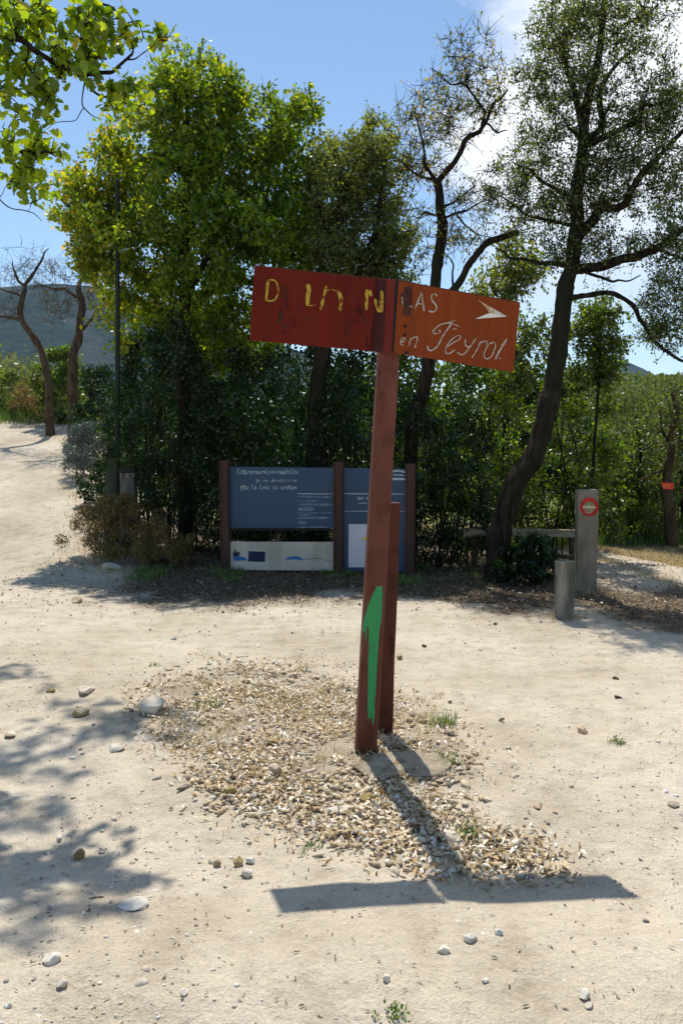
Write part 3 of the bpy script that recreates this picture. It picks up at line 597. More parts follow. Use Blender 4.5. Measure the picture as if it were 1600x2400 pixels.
# woodland on the right hillside: one mass of crowns
def wood(name, label, spots, size, lm, per, base):
    pos = []; sz = []
    for (x, y, r) in spots:
        z = float(terr(x, y)); q = in_ell(int(per * min(3, 45 / y + .5)), np.array([x, y, z + r * .9]), np.array([r, r, r * .95]), .32)
        q = q[q[:, 2] > z]; pos.append(q); sz.append(np.full(len(q), .035 + size * y / 110))
    pos = np.vstack(pos); n = len(pos)
    me = instmesh(name, diamond[0], diamond[1], pos, np.stack([rng.uniform(.7, 1.3, n) * np.concatenate(sz)] * 3, 1), rots(n, 1.), tint=np.clip(rng.beta(2, 2, n) + base, 0, 1))
    tag(link(name, me, lm), label, 'woodland', None, 'stuff')
sp = []
for i in range(300):
    y = 21 + 112 * rng.uniform(0, 1) ** .75; a = rng.uniform(.22, .55); sp.append((a * y, y, rng.uniform(1.0, 1.75)))
wood('woodland', 'green wooded hillside rising behind the right path', sp, .55, LM_wood, 380, .05)
sp = []
for i in range(90):
    y = 27 + 60 * rng.uniform(0, 1); a = rng.uniform(-.56, -.22); sp.append((a * y, y, rng.uniform(.8, 1.5) * (.7 + y / 70)))
wood('woodland', 'pale scrubby wood beyond the top of the left path', sp, .5, LM_pale, 360, .0)
sp = [(rng.uniform(-.2, .24) * y, y, rng.uniform(1.5, 2.6)) for y in rng.uniform(19, 34, 40)]
wood('woodland', 'dark wood far behind the centre thicket', sp, .5, LM_dark, 420, .0)
#@@END TREES
# ---------------------------------------------------------------- flat-surface helper for signs
class Face:
    """vertical plane through two picture points at given distances"""
    def __init__(s, pa, ya, pb, yb):
        s.a = P(*pa, ya); b = P(*pb, yb); d = b - s.a; d[2] = 0; s.d = d / np.linalg.norm(d)
        s.n = np.array([s.d[1], -s.d[0], 0.])           # towards the camera
        if s.n[1] > 0: s.n = -s.n
    def hit(s, px, py, off=0.):
        a, b = ray(px, py); r = np.array([float(a), 1., float(b)]); o = np.array([0, 0, CH])
        t = np.dot(s.a + s.n * off - o, s.n) / np.dot(r, s.n); return o + r * t
def slab(name, face, poly, mt, parent, th=.003, off=0., bevel=0.):
    """polygon in picture coordinates laid on the plane, thickness behind it"""
    f = [face.hit(x, y, off) for x, y in poly]; b = [p - face.n * th for p in f]; n = len(f)
    fc = [tuple(range(n)), tuple(reversed(range(n, 2 * n)))] + [((i + 1) % n, i, n + i, n + (i + 1) % n) for i in range(n)]
    me = pymesh(name, f + b, fc)
    bm_ = bmesh.new(); bm_.from_mesh(me); bmesh.ops.recalc_face_normals(bm_, faces=bm_.faces)
    if bevel: bmesh.ops.bevel(bm_, geom=list(bm_.edges), offset=bevel, segments=2, affect='EDGES', profile=.5)
    bm_.to_mesh(me); bm_.free()
    return link(name, me, mt, parent)
def strokes(name, face, segs, mt, parent, conv, off=.003, k=1.0):
    V = []; Fc = []; n0 = 0
    for seg in segs:
        w, pts = seg[0], [conv(*p) for p in seg[1]]
        n = max(2, 5 * (len(pts) - 1) + 1) if len(pts) > 2 else 6
        q = smooth_pts(np.array([[x, y, 0] for x, y in pts]), n)[:, :2]
        t = np.gradient(q, axis=0); t /= np.linalg.norm(t, axis=1, keepdims=True) + 1e-9; nn = np.stack([-t[:, 1], t[:, 0]], 1)
        ws = w * k * .5 * (1 + rng.normal(0, .10, n)); ws[0] *= .6; ws[-1] *= .55
        L = q + nn * ws[:, None]; Rr = q - nn * ws[:, None]
        for i in range(n): V += [face.hit(*L[i], off), face.hit(*Rr[i], off)]
        for i in range(n - 1): Fc.append((n0 + 2 * i, n0 + 2 * i + 1, n0 + 2 * i + 3, n0 + 2 * i + 2))
        n0 += 2 * n
    return link(name, pymesh(name, V, Fc), mt, parent)
def letters(name, face, chars, mt, parent, conv, off=.003, k=1.0):
    for c in chars: strokes(name, face, c, mt, parent, conv, off, k)
def beam(name, p0, p1, w, d, ax, mt, parent, bevel=.004, w1=None, rough=0., seg=1):
    """box beam from p0 to p1; ax = unit width direction"""
    p0 = np.array(p0, float); p1 = np.array(p1, float); ax = np.array(ax, float); t = p1 - p0; t /= np.linalg.norm(t)
    ax = ax - t * np.dot(ax, t); ax /= np.linalg.norm(ax); dp = np.cross(t, ax); w1 = w1 or w
    V = []; Fc = []
    for i in range(seg + 1):
        s = i / seg; c = p0 * (1 - s) + p1 * s; ww = w * (1 - s) + w1 * s
        for a, b in ((-1, -1), (1, -1), (1, 1), (-1, 1)):
            V.append(c + ax * a * ww / 2 + dp * b * d / 2 + rng.normal(0, rough, 3))
    for i in range(seg):
        for k in range(4): Fc.append((i * 4 + k, i * 4 + (k + 1) % 4, i * 4 + 4 + (k + 1) % 4, i * 4 + 4 + k))
    Fc += [(3, 2, 1, 0), tuple(seg * 4 + k for k in range(4))]
    me = pymesh(name, V, Fc); b_ = bmesh.new(); b_.from_mesh(me); bmesh.ops.recalc_face_normals(b_, faces=b_.faces)
    if bevel:
        ed = [e for e in b_.edges if len(e.link_faces) == 2 and e.calc_face_angle(0) > .6]
        bmesh.ops.bevel(b_, geom=ed, offset=bevel, segments=2, affect='EDGES', profile=.5)
    b_.to_mesh(me); b_.free(); return link(name, me, mt, parent)
# ---------------------------------------------------------------- the tall sign
YS = 4.2
base = G(853, 1762); YS = float(base[1])
sign = thing('direction_sign', 'tall leaning rust-brown post with two faded red boards and a white arrow', 'signpost', (base[0], base[1], base[2]))
pf = Face((853, 1750), YS - .03, (917, 840), YS - .03)
pb = pf.hit(854, 1765) ; pt = pf.hit(918, 812)
beam('post', pb + [0, .05, -.12], pt + [0, .05, 0.28], .108, .10, (1, .06, 0), M_post, sign, .006, .100)
beam('backing_post', P(893, 1712, YS + .33) - [0, 0, .1], P(913, 1177, YS + .33), .110, .08, (1, .05, 0), M_post2, sign, .005, .108, .0015, 8)
pface = Face((853, 1750), YS - .0333, (917, 840), YS - .0333); pface.a = pb + np.array([0, -.004, 0]); pface.n = np.array([.06, -1, 0.]) / math.hypot(.06, 1)
def cg(u, v): return (820 + u / 3.56, 1140 + v / 3.56)
gp = [(222, 835), (270, 833), (271, 960), (262, 1100), (240, 1240), (225, 1500), (215, 1700), (205, 1900), (194, 1990), (185, 1990), (176, 1900), (168, 1940), (150, 1940), (145, 1850), (148, 1700), (150, 1500), (155, 1300), (155, 1160), (140, 1180), (137, 1250), (128, 1310), (126, 1200), (103, 1225), (112, 1130), (150, 990), (190, 900)]
slab('green_paint', pface, [cg(*p) for p in gp], M_green, sign, .0008, .0)
def cz(u, v): return (560 + u / 2.306, 600 + v / 2.306)
YL, YF, YR = YS - .15, YS - .085, YS - .06
LB = Face(cz(85, 50), YL, cz(735, 110), YF)
RB = Face(cz(862, 130), YF + .0, cz(1518, 250), YR)
MB_ = Face(cz(735, 112), YF + .028, cz(855, 128), YF + .018)
bl = slab('board', LB, [cz(85, 50), cz(738, 118), cz(706, 514), cz(57, 455)], M_bl, sign, .004)
bl['label'] = 'dark red board with worn yellow letters'
md = slab('board_flange', MB_, [cz(738, 120), cz(858, 128), cz(828, 524), cz(706, 514)], M_bm, sign, .004)
slab('dark_stain', MB_, [cz(740, 124), cz(796, 130), cz(790, 250), cz(778, 520), cz(712, 510), cz(716, 420), cz(732, 300)], M_bd, md, .001, .004)
slab('seam', MB_, [cz(846, 130), cz(862, 130), cz(842, 520), cz(824, 518)], M_black, md, .001, .006)
br = slab('board', RB, [cz(862, 130), cz(1518, 250), cz(1498, 440), cz(1480, 628), cz(836, 522)], M_br, sign, .004)
br['label'] = 'rust-orange board with white lettering and arrow'
# folded edges
for fc, pts, th in ((LB, [cz(85, 50), cz(738, 118), cz(738, 122), cz(85, 54)], .03), (RB, [cz(862, 130), cz(1518, 250), cz(1518, 254), cz(862, 134)], .03)):
    slab('folded_rim', fc, pts, M_post2, bl if fc is LB else br, th, .001)
letters('letter', LB, [
    [(15, [(158, 125), (152, 180), (148, 238)]), (8, [(140, 238), (170, 243), (197, 236)]), (8, [(165, 128), (195, 134), (211, 168), (210, 205), (194, 236)])],
    [(22, [(372, 152), (378, 185), (372, 215), (370, 262)]), (6, [(362, 264), (385, 268), (412, 264)])],
    [(16, [(472, 158), (458, 220), (440, 292)]), (4, [(476, 188), (498, 180), (528, 190)]), (20, [(528, 185), (545, 212), (552, 250), (546, 297)])],
    [(16, [(690, 180), (689, 240), (688, 292)]), (16, [(705, 185), (714, 217)]), (14, [(735, 232), (742, 270), (756, 304)]), (24, [(770, 188), (769, 240), (768, 304)])]],
    M_yl, bl, cz, .004, 1 / 2.306)
letters('flaked_mark', LB, [[(16, [(232, 290), (228, 330), (215, 358)])], [(9, [(250, 160), (252, 200), (250, 240)])], [(8, [(322, 250), (325, 310)])], [(8, [(598, 345), (590, 430)])], [(7, [(680, 340), (700, 370)])], [(10, [(380, 335), (395, 350)])], [(12, [(240, 380), (255, 388)])], [(5, [(540, 465), (548, 472)])]],
    M_stain, bl, cz, .0035, 1 / 2.306)
letters('letter', RB, [
    [(7, [(986, 193), (968, 240), (949, 288)]), (9, [(984, 195), (992, 250), (999, 298)]), (5, [(962, 256), (996, 261)])],
    [(7, [(1068, 218), (1061, 207), (1046, 208), (1038, 222), (1042, 240), (1057, 258), (1066, 275), (1060, 295), (1043, 302), (1024, 296)])],
    [(5, [(918, 272), (938, 273)]), (5, [(880, 220), (885, 270)])],
    [(5, [(873, 468), (889, 461), (894, 448), (886, 441), (876, 452), (873, 475), (888, 484)])],
    [(6, [(927, 440), (922, 465), (918, 488)]), (5, [(922, 458), (944, 440), (964, 441), (958, 467), (948, 492), (962, 490)])],
    [(5, [(1168, 348), (1130, 360), (1090, 370), (1062, 390), (1048, 408), (1058, 420), (1078, 417), (1087, 406), (1076, 400)]), (4, [(1130, 364), (1160, 368), (1188, 382)]), (4, [(1150, 396), (1174, 393)]),
     (7, [(1156, 352), (1130, 390), (1102, 430), (1077, 478), (1052, 505), (1030, 510), (1018, 497), (1021, 485)])],
    [(5, [(1124, 490), (1155, 470), (1187, 452), (1196, 436), (1180, 430), (1150, 450), (1125, 480), (1115, 505), (1119, 526), (1142, 524), (1166, 505)])],
    [(6, [(1221, 448), (1222, 478), (1236, 492), (1247, 488)]), (6, [(1280, 445), (1250, 487), (1220, 525), (1198, 533), (1179, 520)])],
    [(6, [(1306, 458), (1285, 505), (1258, 550)]), (5, [(1286, 500), (1305, 472), (1326, 460), (1340, 462), (1334, 480)])],
    [(5, [(1380, 465), (1350, 476), (1330, 508), (1322, 540), (1335, 556), (1360, 545), (1377, 510), (1385, 482), (1380, 465)])],
    [(8, [(1445, 448), (1425, 482), (1402, 520), (1383, 560)]), (5, [(1416, 478), (1440, 476)])],
    [(6, [(1406, 550), (1412, 557)])]],
    M_wl, br, cz, .003, 1.08 / 2.306)
letters('flaked_mark', RB, [[(40, [(912, 165), (914, 200), (912, 250), (908, 290), (902, 322)])], [(20, [(882, 200), (886, 270)])]], M_stain, br, cz, .002, 1 / 2.306)
for u, v in ((897, 380), (895, 425), (905, 522)):  # black discs standing in for the dark of the bolt holes
    slab('bolt_hole_disc', RB, [cz(u + 8 * math.cos(t), v + 9 * math.sin(t)) for t in np.linspace(0, 2 * math.pi, 11)[:-1]], M_black, br, .006, .006)
slab('arrow', RB, [cz(1290, 237), cz(1447, 326), cz(1352, 306), cz(1318, 262)], M_ar1, br, .001, .0032)
slab('arrow', RB, [cz(1352, 307), cz(1446, 327), cz(1273, 340)], M_ar2, br, .001, .0032)
# concrete footing around the foot
def rock(name, label, cat, px, py, w, h, mt, seed, flat=.6, group=None, dpt=1.0, sub=3, blocky=0., parent=None, rough=.5, sink=.42, rotz=None):
    g = G(px, py); g = np.array([float(c) for c in g]); s = g[1] / F; wm = w * s / 2; hm = h * s
    b_ = bmesh.new(); bmesh.ops.create_icosphere(b_, subdivisions=sub, radius=1)
    rs = np.random.default_rng(seed); k = rs.normal(0, 1, (14, 3)); k /= np.linalg.norm(k, axis=1, keepdims=True); cut = rs.uniform(.45, .85, 14)
    a = rs.uniform(0, 6.28) if rotz is None else rotz
    for v in b_.verts:
        p = np.array(v.co)
        if blocky: p = np.sign(p) * np.abs(p) ** (1 - blocky); 
        for kk, c in zip(k, cut):
            dd = p @ kk - c
            if dd > 0: p = p - kk * dd
        p = p * (1 + rough * .25 * (float(fbm(p[0] * 2.3 + seed, p[1] * 2.3 + p[2] * 3.1, 3, seed)) - .45) * 2)
        q = np.array([p[0] * wm, p[1] * wm * dpt, p[2] * hm * .62])
        v.co = (q[0] * math.cos(a * .15) - q[1] * math.sin(a * .15), q[0] * math.sin(a * .15) + q[1] * math.cos(a * .15), q[2])
    me = bpy.data.meshes.new(name); b_.to_mesh(me); b_.free(); me.materials.append(mt)
    me.polygons.foreach_set('use_smooth', [False] * len(me.polygons))
    o = bpy.data.objects.new(name, me); C.objects.link(o); o.location = (g[0], g[1], g[2] + hm * .62 * (1 - sink * 1.2))
    tag(o, label, cat, group); return o
rock('concrete_footing', 'rough pale concrete footing around the foot of the leaning sign post', 'footing', 915, 1800, 290, 26, simple('footing_concrete', (.33, .27, .18), (.48, .40, .29), 22, .95, 1.0, .02, c3=(.24, .17, .10), s2=12), 5, dpt=.8, sub=4, blocky=.35, sink=.70)
# ---------------------------------------------------------------- information board
YA, YB = 10.0, 9.45
IB = Face((515, 1300), YA, (975, 1300), YB)
gb = IB.hit(745, 1340)
info = thing('information_board', 'wide information board with blue panels, a low white panel and brown posts', 'notice board', (gb[0], gb[1], float(terr(gb[0], gb[1]))))
def ci(u, v): return (480 + u / 2.904, 1050 + v / 2.904)
def ibpost(u0, u1, v0, v1):
    t = IB.hit(*ci((u0 + u1) / 2, v0)); b = t.copy(); b[2] = float(terr(b[0], b[1])) - .1
    w = np.linalg.norm(IB.hit(*ci(u1, v0)) - IB.hit(*ci(u0, v0)))
    o = beam('post', b - IB.n * .02, t - IB.n * .02, w, .12, IB.d, M_ibpost, info, .004)
    for s in (-1, 1):   # flanges of the steel section
        beam('flange', b - IB.n * .02 + IB.n * .066 + IB.d * s * w * .43, t + IB.n * .046 + IB.d * s * w * .43, w * .13, .018, IB.d, M_ibpost, o, .002)
for a in ((108, 166, 85, 840), (880, 942, 95, 840), (1367, 1430, 106, 900)): ibpost(*a)
tag(slab('panel', IB, [ci(167, 127), ci(879, 135), ci(879, 546), ci(167, 545)], M_blue, info, .02, 0, .002), 'upper left blue panel with white title')
pl = info.children[-1]
tag(slab('panel', IB, [ci(943, 136), ci(1366, 140), ci(1366, 838), ci(943, 835)], M_blue, info, .02, 0, .002), 'right blue panel')
pr = [c for c in info.children if c.get('label') == 'right blue panel'][0]; pl = [c for c in info.children if str(c.get('label')).startswith('upper left')][0]
tag(slab('panel', IB, [ci(166, 638), ci(873, 640), ci(873, 834), ci(166, 832)], M_white, info, .02, 0, .002), 'low white panel with blue drawing')
pw = [c for c in info.children if str(c.get('label')).startswith('low white')][0]
slab('gap_shade_strip', IB, [ci(167, 548), ci(879, 549), ci(879, 562), ci(167, 560)], M_black, info, .012, -.012, .002)  # black strip standing in for the shaded gap under the blue panel
slab('sheet', IB, [ci(978, 518), ci(1316, 521), ci(1314, 812), ci(976, 812)], M_sheet, pr, .003, .005)
def glyphs(n, u0, u1, v, h, seed, gaps=()):
    r = np.random.default_rng(seed); out = []; w = (u1 - u0) / n
    for i in range(n):
        if i in gaps: continue
        x = u0 + w * (i + .5); hh = h * (1 if (i == 0 or r.uniform() < .25) else .68); b = v + h / 2; k = r.integers(0, 5); s = w * .32; t = w * .26
        if k == 0: out.append((t, [(x - s, b), (x - s, b - hh)])); out.append((t * .8, [(x - s, b - hh * .9), (x + s, b - hh * .6), (x + s, b)]))
        elif k == 1: out.append((t, [(x, b - hh), (x, b)]))
        elif k == 2: out.append((t * .8, [(x + s, b - hh * .9), (x, b - hh), (x - s, b - hh * .5), (x, b), (x + s, b - hh * .1)]))
        elif k == 3: out.append((t, [(x - s, b - hh), (x + s, b)])); out.append((t * .8, [(x - s, b), (x + s, b - hh)]))
        else: out.append((t, [(x - s, b - hh), (x - s, b), (x + s, b), (x + s, b - hh)]))
    return out
for gl in (glyphs(24, 220, 634, 160, 30, 1) + [(5, [(226, 137), (226, 178)])], glyphs(17, 350, 628, 220, 17, 2, (2, 5)), glyphs(21, 245, 625, 266, 30, 3, (3, 6, 11, 14))):
    strokes('title_line', IB, gl, M_txt, pl, ci, .004, 1 / 2.904)
strokes('rule', IB, [(6, [(627, 311), (876, 313)])], M_line, pl, ci, .004, 1 / 2.904)
strokes('text_block', IB, [(12, [(628, 330), (860, 334)]), (9, [(628, 360), (780, 361)]), (17, [(628, 384), (874, 385)]), (26, [(630, 414), (744, 416)]), (9, [(628, 441), (876, 441)]), (9, [(628, 455), (720, 455)]), (14, [(628, 475), (852, 475)]), (24, [(630, 506), (690, 507)]), (9, [(628, 539), (842, 539)])], M_txt2, pl, ci, .004, 1 / 2.904)
strokes('rule', IB, [(6, [(943, 311), (1365, 314)]), (5, [(943, 430), (1365, 431)]), (14, [(1270, 210), (1364, 212)])], M_line, pr, ci, .004, 1 / 2.904)
strokes('text_block', IB, [(5, [(1040, 375), (1105, 376)])] + glyphs(6, 1038, 1110, 338, 22, 7, (4,)) + [(12, [(1275, 160), (1320, 155), (1360, 165)]), (10, [(1275, 182), (1362, 186)])], M_txt, pr, ci, .004, 1 / 2.904)
slab('yellow_mark', IB, [ci(1062, 628), ci(1085, 605), ci(1110, 598), ci(1150, 604), ci(1130, 624), ci(1090, 630)], M_yel, pr, .001, .007)
strokes('fold_line', IB, [(3, [(980, 627), (1312, 629)]), (6, [(1028, 578), (1032, 590)])], M_line, pr, ci, .007, 1 / 2.904)
slab('dark_square', IB, [ci(297, 702), ci(411, 705), ci(409, 775), ci(295, 773)], M_navy, pw, .001, .003)
slab('blue_shape', IB, [ci(540, 761), ci(560, 748), ci(585, 739), ci(612, 735), ci(645, 742), ci(660, 750), ci(673, 764), ci(600, 758)], M_bluep, pw, .001, .003)
slab('blue_shape', IB, [ci(190, 742), ci(238, 738), ci(270, 742), ci(290, 765), ci(200, 768)], M_bluep, pw, .001, .003)
slab('dark_square', IB, [ci(190, 722), ci(212, 688), ci(216, 712), ci(240, 706), ci(232, 738), ci(195, 740)], M_navy, pw, .001, .0045)
strokes('drawn_branch', IB, [(3, [(672, 760), (715, 756), (760, 750), (790, 754), (820, 768), (862, 776)]), (5, [(762, 748), (775, 752)])], M_crack, pw, ci, .004, 1 / 2.904)
# ---------------------------------------------------------------- pillar, bollard, barrier, marker, pole
gpil = G(1374, 1386); YP = float(gpil[1])
PF = Face((1350, 1386), YP - .09, (1400, 1386), YP - .12)
pil = thing('concrete_pillar', 'square weathered pillar with a round red sign near its top', 'pillar', gpil)
t = PF.hit(1378, 1149); b = PF.hit(1374, 1395); w = np.linalg.norm(PF.hit(1402, 1149) - PF.hit(1354, 1149))
beam('pillar', b - PF.n * .1 - [0, 0, .1], t - PF.n * .1, w, .2, PF.d, M_conc, pil, .008, w, .0022, 14)
def disc(name, r, mt, par, off, n=28, c=(1380, 1188), fc=None):
    return slab(name, fc or PF, [(c[0] + r * math.cos(a), c[1] + r * math.sin(a)) for a in np.linspace(0, 2 * math.pi, n + 1)[:-1]], mt, par, .002, off)
d1 = disc('round_sign', 22.3, M_red, pil, .008); disc('sign_face', 13.0, M_face, d1, .010)
slab('sign_bar', PF, [(1364.5, 1186.2), (1394.5, 1187), (1394.5, 1191), (1364.5, 1190.6)], M_cream, d1, .001, .0115)
strokes('sign_print', PF, [(1., [(1369, 1183), (1374, 1186), (1378, 1184), (1384, 1187)]), (1., [(1371, 1195), (1376, 1193), (1382, 1196)]), (1.2, [(1369, 1198), (1376, 1203), (1384, 1201), (1389, 1197)])], M_cream, d1, lambda x, y: (x, y), .0115)
gbo = G(1322, 1447); YB_ = float(gbo[1]); s = YB_ / F
bol = thing('bollard', 'short grey weathered wooden bollard in front of the concrete pillar', 'bollard', gbo)
top = P(1323, 1318, YB_); bt = P(1321, 1455, YB_) - [0, 0, .08]
q = smooth_pts(np.array([bt, (bt + top) / 2 + [.004, 0, 0], top - [0, 0, .012], top]), 9); rr = np.full(9, 23 * s); rr[-1] *= .9; rr[0] *= .94
V, Fb = tubes(q[None], rr[None], 20, .03); nV = len(V)
fcs = [tuple(f) for f in Fb] + [tuple(range(nV - 20, nV))]
mb = pymesh('post_body', V, fcs); link('post_body', mb, M_woodg, bol)
V2, F2 = tubes(np.array([top + [0, 0, -.004], top + [0, 0, .009]])[None], np.array([[22.5 * s, 20.5 * s]]), 18, .03)
link('weathered_top', pymesh('weathered_top', V2, [tuple(f) for f in F2] + [tuple(range(18, 36))]), M_conc, bol)
YR_ = 9.75
gr = P(1342, 1300, YR_); gr[2] = float(terr(gr[0], YR_))
bar = thing('wooden_barrier', 'low rough wooden barrier rail between the leaning tree trunk and the concrete pillar', 'barrier', gr)
beam('rail', P(1085, 1247, YR_ + .15), P(1353, 1250, YR_ - .1), .092, .09, (0, 0, 1), M_rail, bar, .012, .086, .004, 16)
for x, yy in ((1341, YR_ + .05), (1112, YR_ + .2)):
    p = P(x, 1235, yy); bb = p.copy(); bb[2] = float(terr(p[0], p[1])) - .1
    beam('upright', bb, p, .062, .07, (1, 0, 0), M_bark2, bar, .006, .06, .002, 5)
beam('lower_rail', P(1295, 1303, YR_ - .3), P(1352, 1306, YR_ - .35), .05, .06, (0, 0, 1), M_bark2, bar, .005, .05, .002, 4)
MF = Face((1548, 1140), 12.0, (1578, 1140), 12.0)
mk = slab('trail_marker', MF, [(1550, 1131), (1577, 1132), (1578, 1137), (1576, 1147), (1552, 1146), (1551, 1139), (1548, 1135)], M_orange, None, .012, .02, .0015)
tag(mk, 'orange-red marker plate fixed on the trunk at the right edge', 'marker')
strokes('marker_print', MF, [(1.2, [(1554, 1136), (1556, 1142), (1559, 1142)]), (1.2, [(1562, 1135), (1568, 1136)]), (2.2, [(1562, 1141), (1567, 1141)]), (1.1, [(1553, 1143.5), (1559, 1144)]), (1.1, [(1558, 1135), (1559, 1139)])], M_pink, mk, lambda x, y: (x, y), .0225)
# dark pole with concrete stub and capped box
YPo = 11.6; bx = float(ray(268, 1200)[0]) * YPo; gz = float(terr(bx, YPo))
pole = thing('utility_pole', 'thin dark pole clamped to a thick mossy stub at the left of the thicket', 'pole', (bx, YPo, gz))
beam('pole', P(275, 1290, YPo) - [0, 0, .1], P(276, 420, YPo), .075, .075, (1, 0, 0), M_pole, pole, .02, .05)
beam('stub', [bx - .06, YPo + .02, gz - .1], P(266, 1040, YPo + .02), .19, .14, (1, 0, 0), M_polec, pole, .012, .15, .002, 8)
for yy in (1068, 1180):
    p = P(268, yy, YPo - .02); beam('clamp', p - [.12, 0, 0], p + [.1, 0, 0], .04, .20, (0, 0, 1), M_pole, pole, .004)
YC = 11.4; bx = float(ray(300, 1200)[0]) * YC; gz = float(terr(bx, YC))
cab = thing('meter_box', 'small grey box post with a flat black cap just right of the dark pole', 'box', (bx, YC, gz))
beam('body', [bx + .01, YC, gz - .05], P(302, 1108, YC), .21, .16, (1, 0, 0), M_woodg, cab, .004, .21, .001, 3)
beam('cap', P(302, 1107, YC), P(302, 1096, YC), .245, .2, (1, 0, 0), M_black, cab, .006)
beam('door', [bx + .03, YC - .085, gz + .1], P(305, 1118, YC - .085), .12, .012, (1, 0, 0), simple('pale_grey_panel', (.07, .08, .075), (.12, .135, .13), 9, .8, .2, .002, (1, 1, .2)), cab, .002)
# ---------------------------------------------------------------- stones, rubble, litter
def samp(n, pl, jit=42):
    out = []; tot = 0; lo = pl.min(0) - 40; hi = pl.max(0) + 40
    while tot < n:
        p = rng.uniform(lo, hi, (n, 2)); w = (p[:, 1] - 900) ** -2.; p = p[rng.uniform(0, 1, n) < w / w.max()]
        q = p + rng.normal(0, jit, p.shape) * [1, .5]; k = inpoly(q[:, 0], q[:, 1], pl); out.append(p[k]); tot += k.sum()
    p = np.vstack(out)[:n]; return G(p[:, 0], p[:, 1]).T
def ico(sub):
    b_ = bmesh.new(); bmesh.ops.create_icosphere(b_, subdivisions=sub, radius=1); b_.verts.ensure_lookup_table()
    v = np.array([tuple(x.co) for x in b_.verts]); f = np.array([[x.index for x in fc.verts] for fc in b_.faces]); b_.free(); return v, f
I1, I2 = ico(1), ico(2)
def stones(name, label, pos, s, mt, base, jit=.13, flat=.5, lift=.35, tb=0, el=1.5):
    n = len(pos); S = np.stack([s * rng.uniform(.8, el, n), s * rng.uniform(.5, 1.1, n), s * rng.uniform(.3, .8, n) * flat * 1.6], 1)
    pos = pos.copy(); pos[:, 2] += S[:, 2] * lift
    me = instmesh(name, base[0], base[1], pos, S, rots(n, .35), tint=np.clip(rng.beta(1.1, .95, n) + tb, 0, 1), jitter=jit)
    tag(link(name, me, mt), label, 'gravel', None, 'stuff')
pos = samp(7200, poly); s = np.exp(rng.normal(math.log(.0085), .48, len(pos))); d = pos[:, 1]
s *= 1 + .25 * (d < 3.6); s = np.minimum(s, .019); pos[:, 2] += rng.uniform(0, .012, len(pos))
keep = ((pos[:, 0] - base[0] - .14) ** 2 / .3 ** 2 + (pos[:, 1] - base[1] + .15) ** 2 / .2 ** 2) > rng.uniform(.35, 1, len(pos))
keep &= fbm(pos[:, 0] * 4, pos[:, 1] * 4, 3, 51) > rng.uniform(.2, .52, len(pos))
keep &= rng.uniform(0, 1, len(pos)) > .45 * ss(4.0, 4.8, pos[:, 1])
stones('rubble', 'heap of small tan and white rubble stones around the foot of the tall sign', pos[keep], s[keep], M_gravel, I1, .22, .5, .05, -.03, 2.4)
n = 9000; a = rng.uniform(-.5, .5, n); yy = 1.9 + 8.5 * rng.uniform(0, 1, n) ** 1.2; pos = np.stack([a * yy, yy, terr(a * yy, yy)], 1)
k = fbm(pos[:, 0] * 1.5, pos[:, 1] * 1.5, 3, 31) > rng.uniform(.28, .62, n); pos = pos[k]
stones('pebbles', 'small pebbles and grit strewn over the pale dirt', pos, np.exp(rng.normal(math.log(.0042), .55, len(pos))), M_pebble, ico(1), .15, .5, .2, -.05)
# clumps of dry litter / twigs in rubble
pos = samp(15000, poly, 60); pos = pos[fbm(pos[:, 0] * 3, pos[:, 1] * 3, 3, 77) > rng.uniform(.26, .64, len(pos))]; n = len(pos); pos[:, 2] += rng.uniform(.004, .020, n)
me = instmesh('fallen_bits', diamond[0], diamond[1], pos, np.stack([rng.uniform(.012, .032, n), rng.uniform(.016, .05, n), rng.uniform(.05, .12, n)], 1), rots(n, .5), tint=np.clip(rng.beta(1.2, 1.2, n), 0, 1))
tag(link('leaf_litter', me, M_bits), 'dry curled leaves and straw bits mixed into the rubble heap', 'leaf litter', None, 'stuff')
pos = samp(2600, poly, 40); me = tuft_mesh('dry_grass', pos[rng.uniform(0, 1, len(pos)) < ss(3.3, 4.1, pos[:, 1]) * .6 * (fbm(pos[:, 0] * 2.5, pos[:, 1] * 2.5, 2, 71) > .42) + .10], 7, .05, .02, .0016, 1.3)
tag(link('dry_grass', me, M_straw), 'dry straw growing through the rubble around the tall sign', 'grass', None, 'stuff')
def ring(n, x0, x1, y0, y1, f=None):
    p = np.stack([rng.uniform(x0, x1, n), rng.uniform(y0, y1, n)], 1)
    if f is not None: p = p[rng.uniform(0, 1, n) < f(p[:, 0], p[:, 1])]
    return np.stack([p[:, 0], p[:, 1], terr(p[:, 0], p[:, 1])], 1)
# leaf litter
pos = ring(60000, -4, 6.5, 6.6, 13.5, lambda x, y: litmask(x, y) * .8 + .01 + .05 * ss(7.0, 7.8, y))
n = len(pos); pos[:, 2] += .006 + rng.uniform(0, .02, n)
me = instmesh('leaf_litter', diamond[0], diamond[1], pos, np.stack([rng.uniform(.02, .045, n)] * 3, 1), rots(n, .35), tint=np.clip(rng.beta(1.5, 1.9, n), 0, 1))
tag(link('leaf_litter', me, M_litter), 'brown dead leaves lying under the trees', 'leaf litter', None, 'stuff')
n = 1500; a = rng.uniform(-.5, .5, n); yy = 2 + 6 * rng.uniform(0, 1, n) ** 1.1; pos = np.stack([a * yy, yy, terr(a * yy, yy) + .004], 1)
me = instmesh('twigs_and_bits', diamond[0], diamond[1], pos, np.stack([rng.uniform(.004, .012, n), rng.uniform(.008, .032, n), rng.uniform(.01, .02, n)], 1), rots(n, .25), tint=np.clip(rng.beta(1.2, 2.6, n), 0, 1))
tag(link('fallen_bits', me, M_litter), 'scattered bits of dead leaf on the pale dirt', 'leaf litter', None, 'stuff')
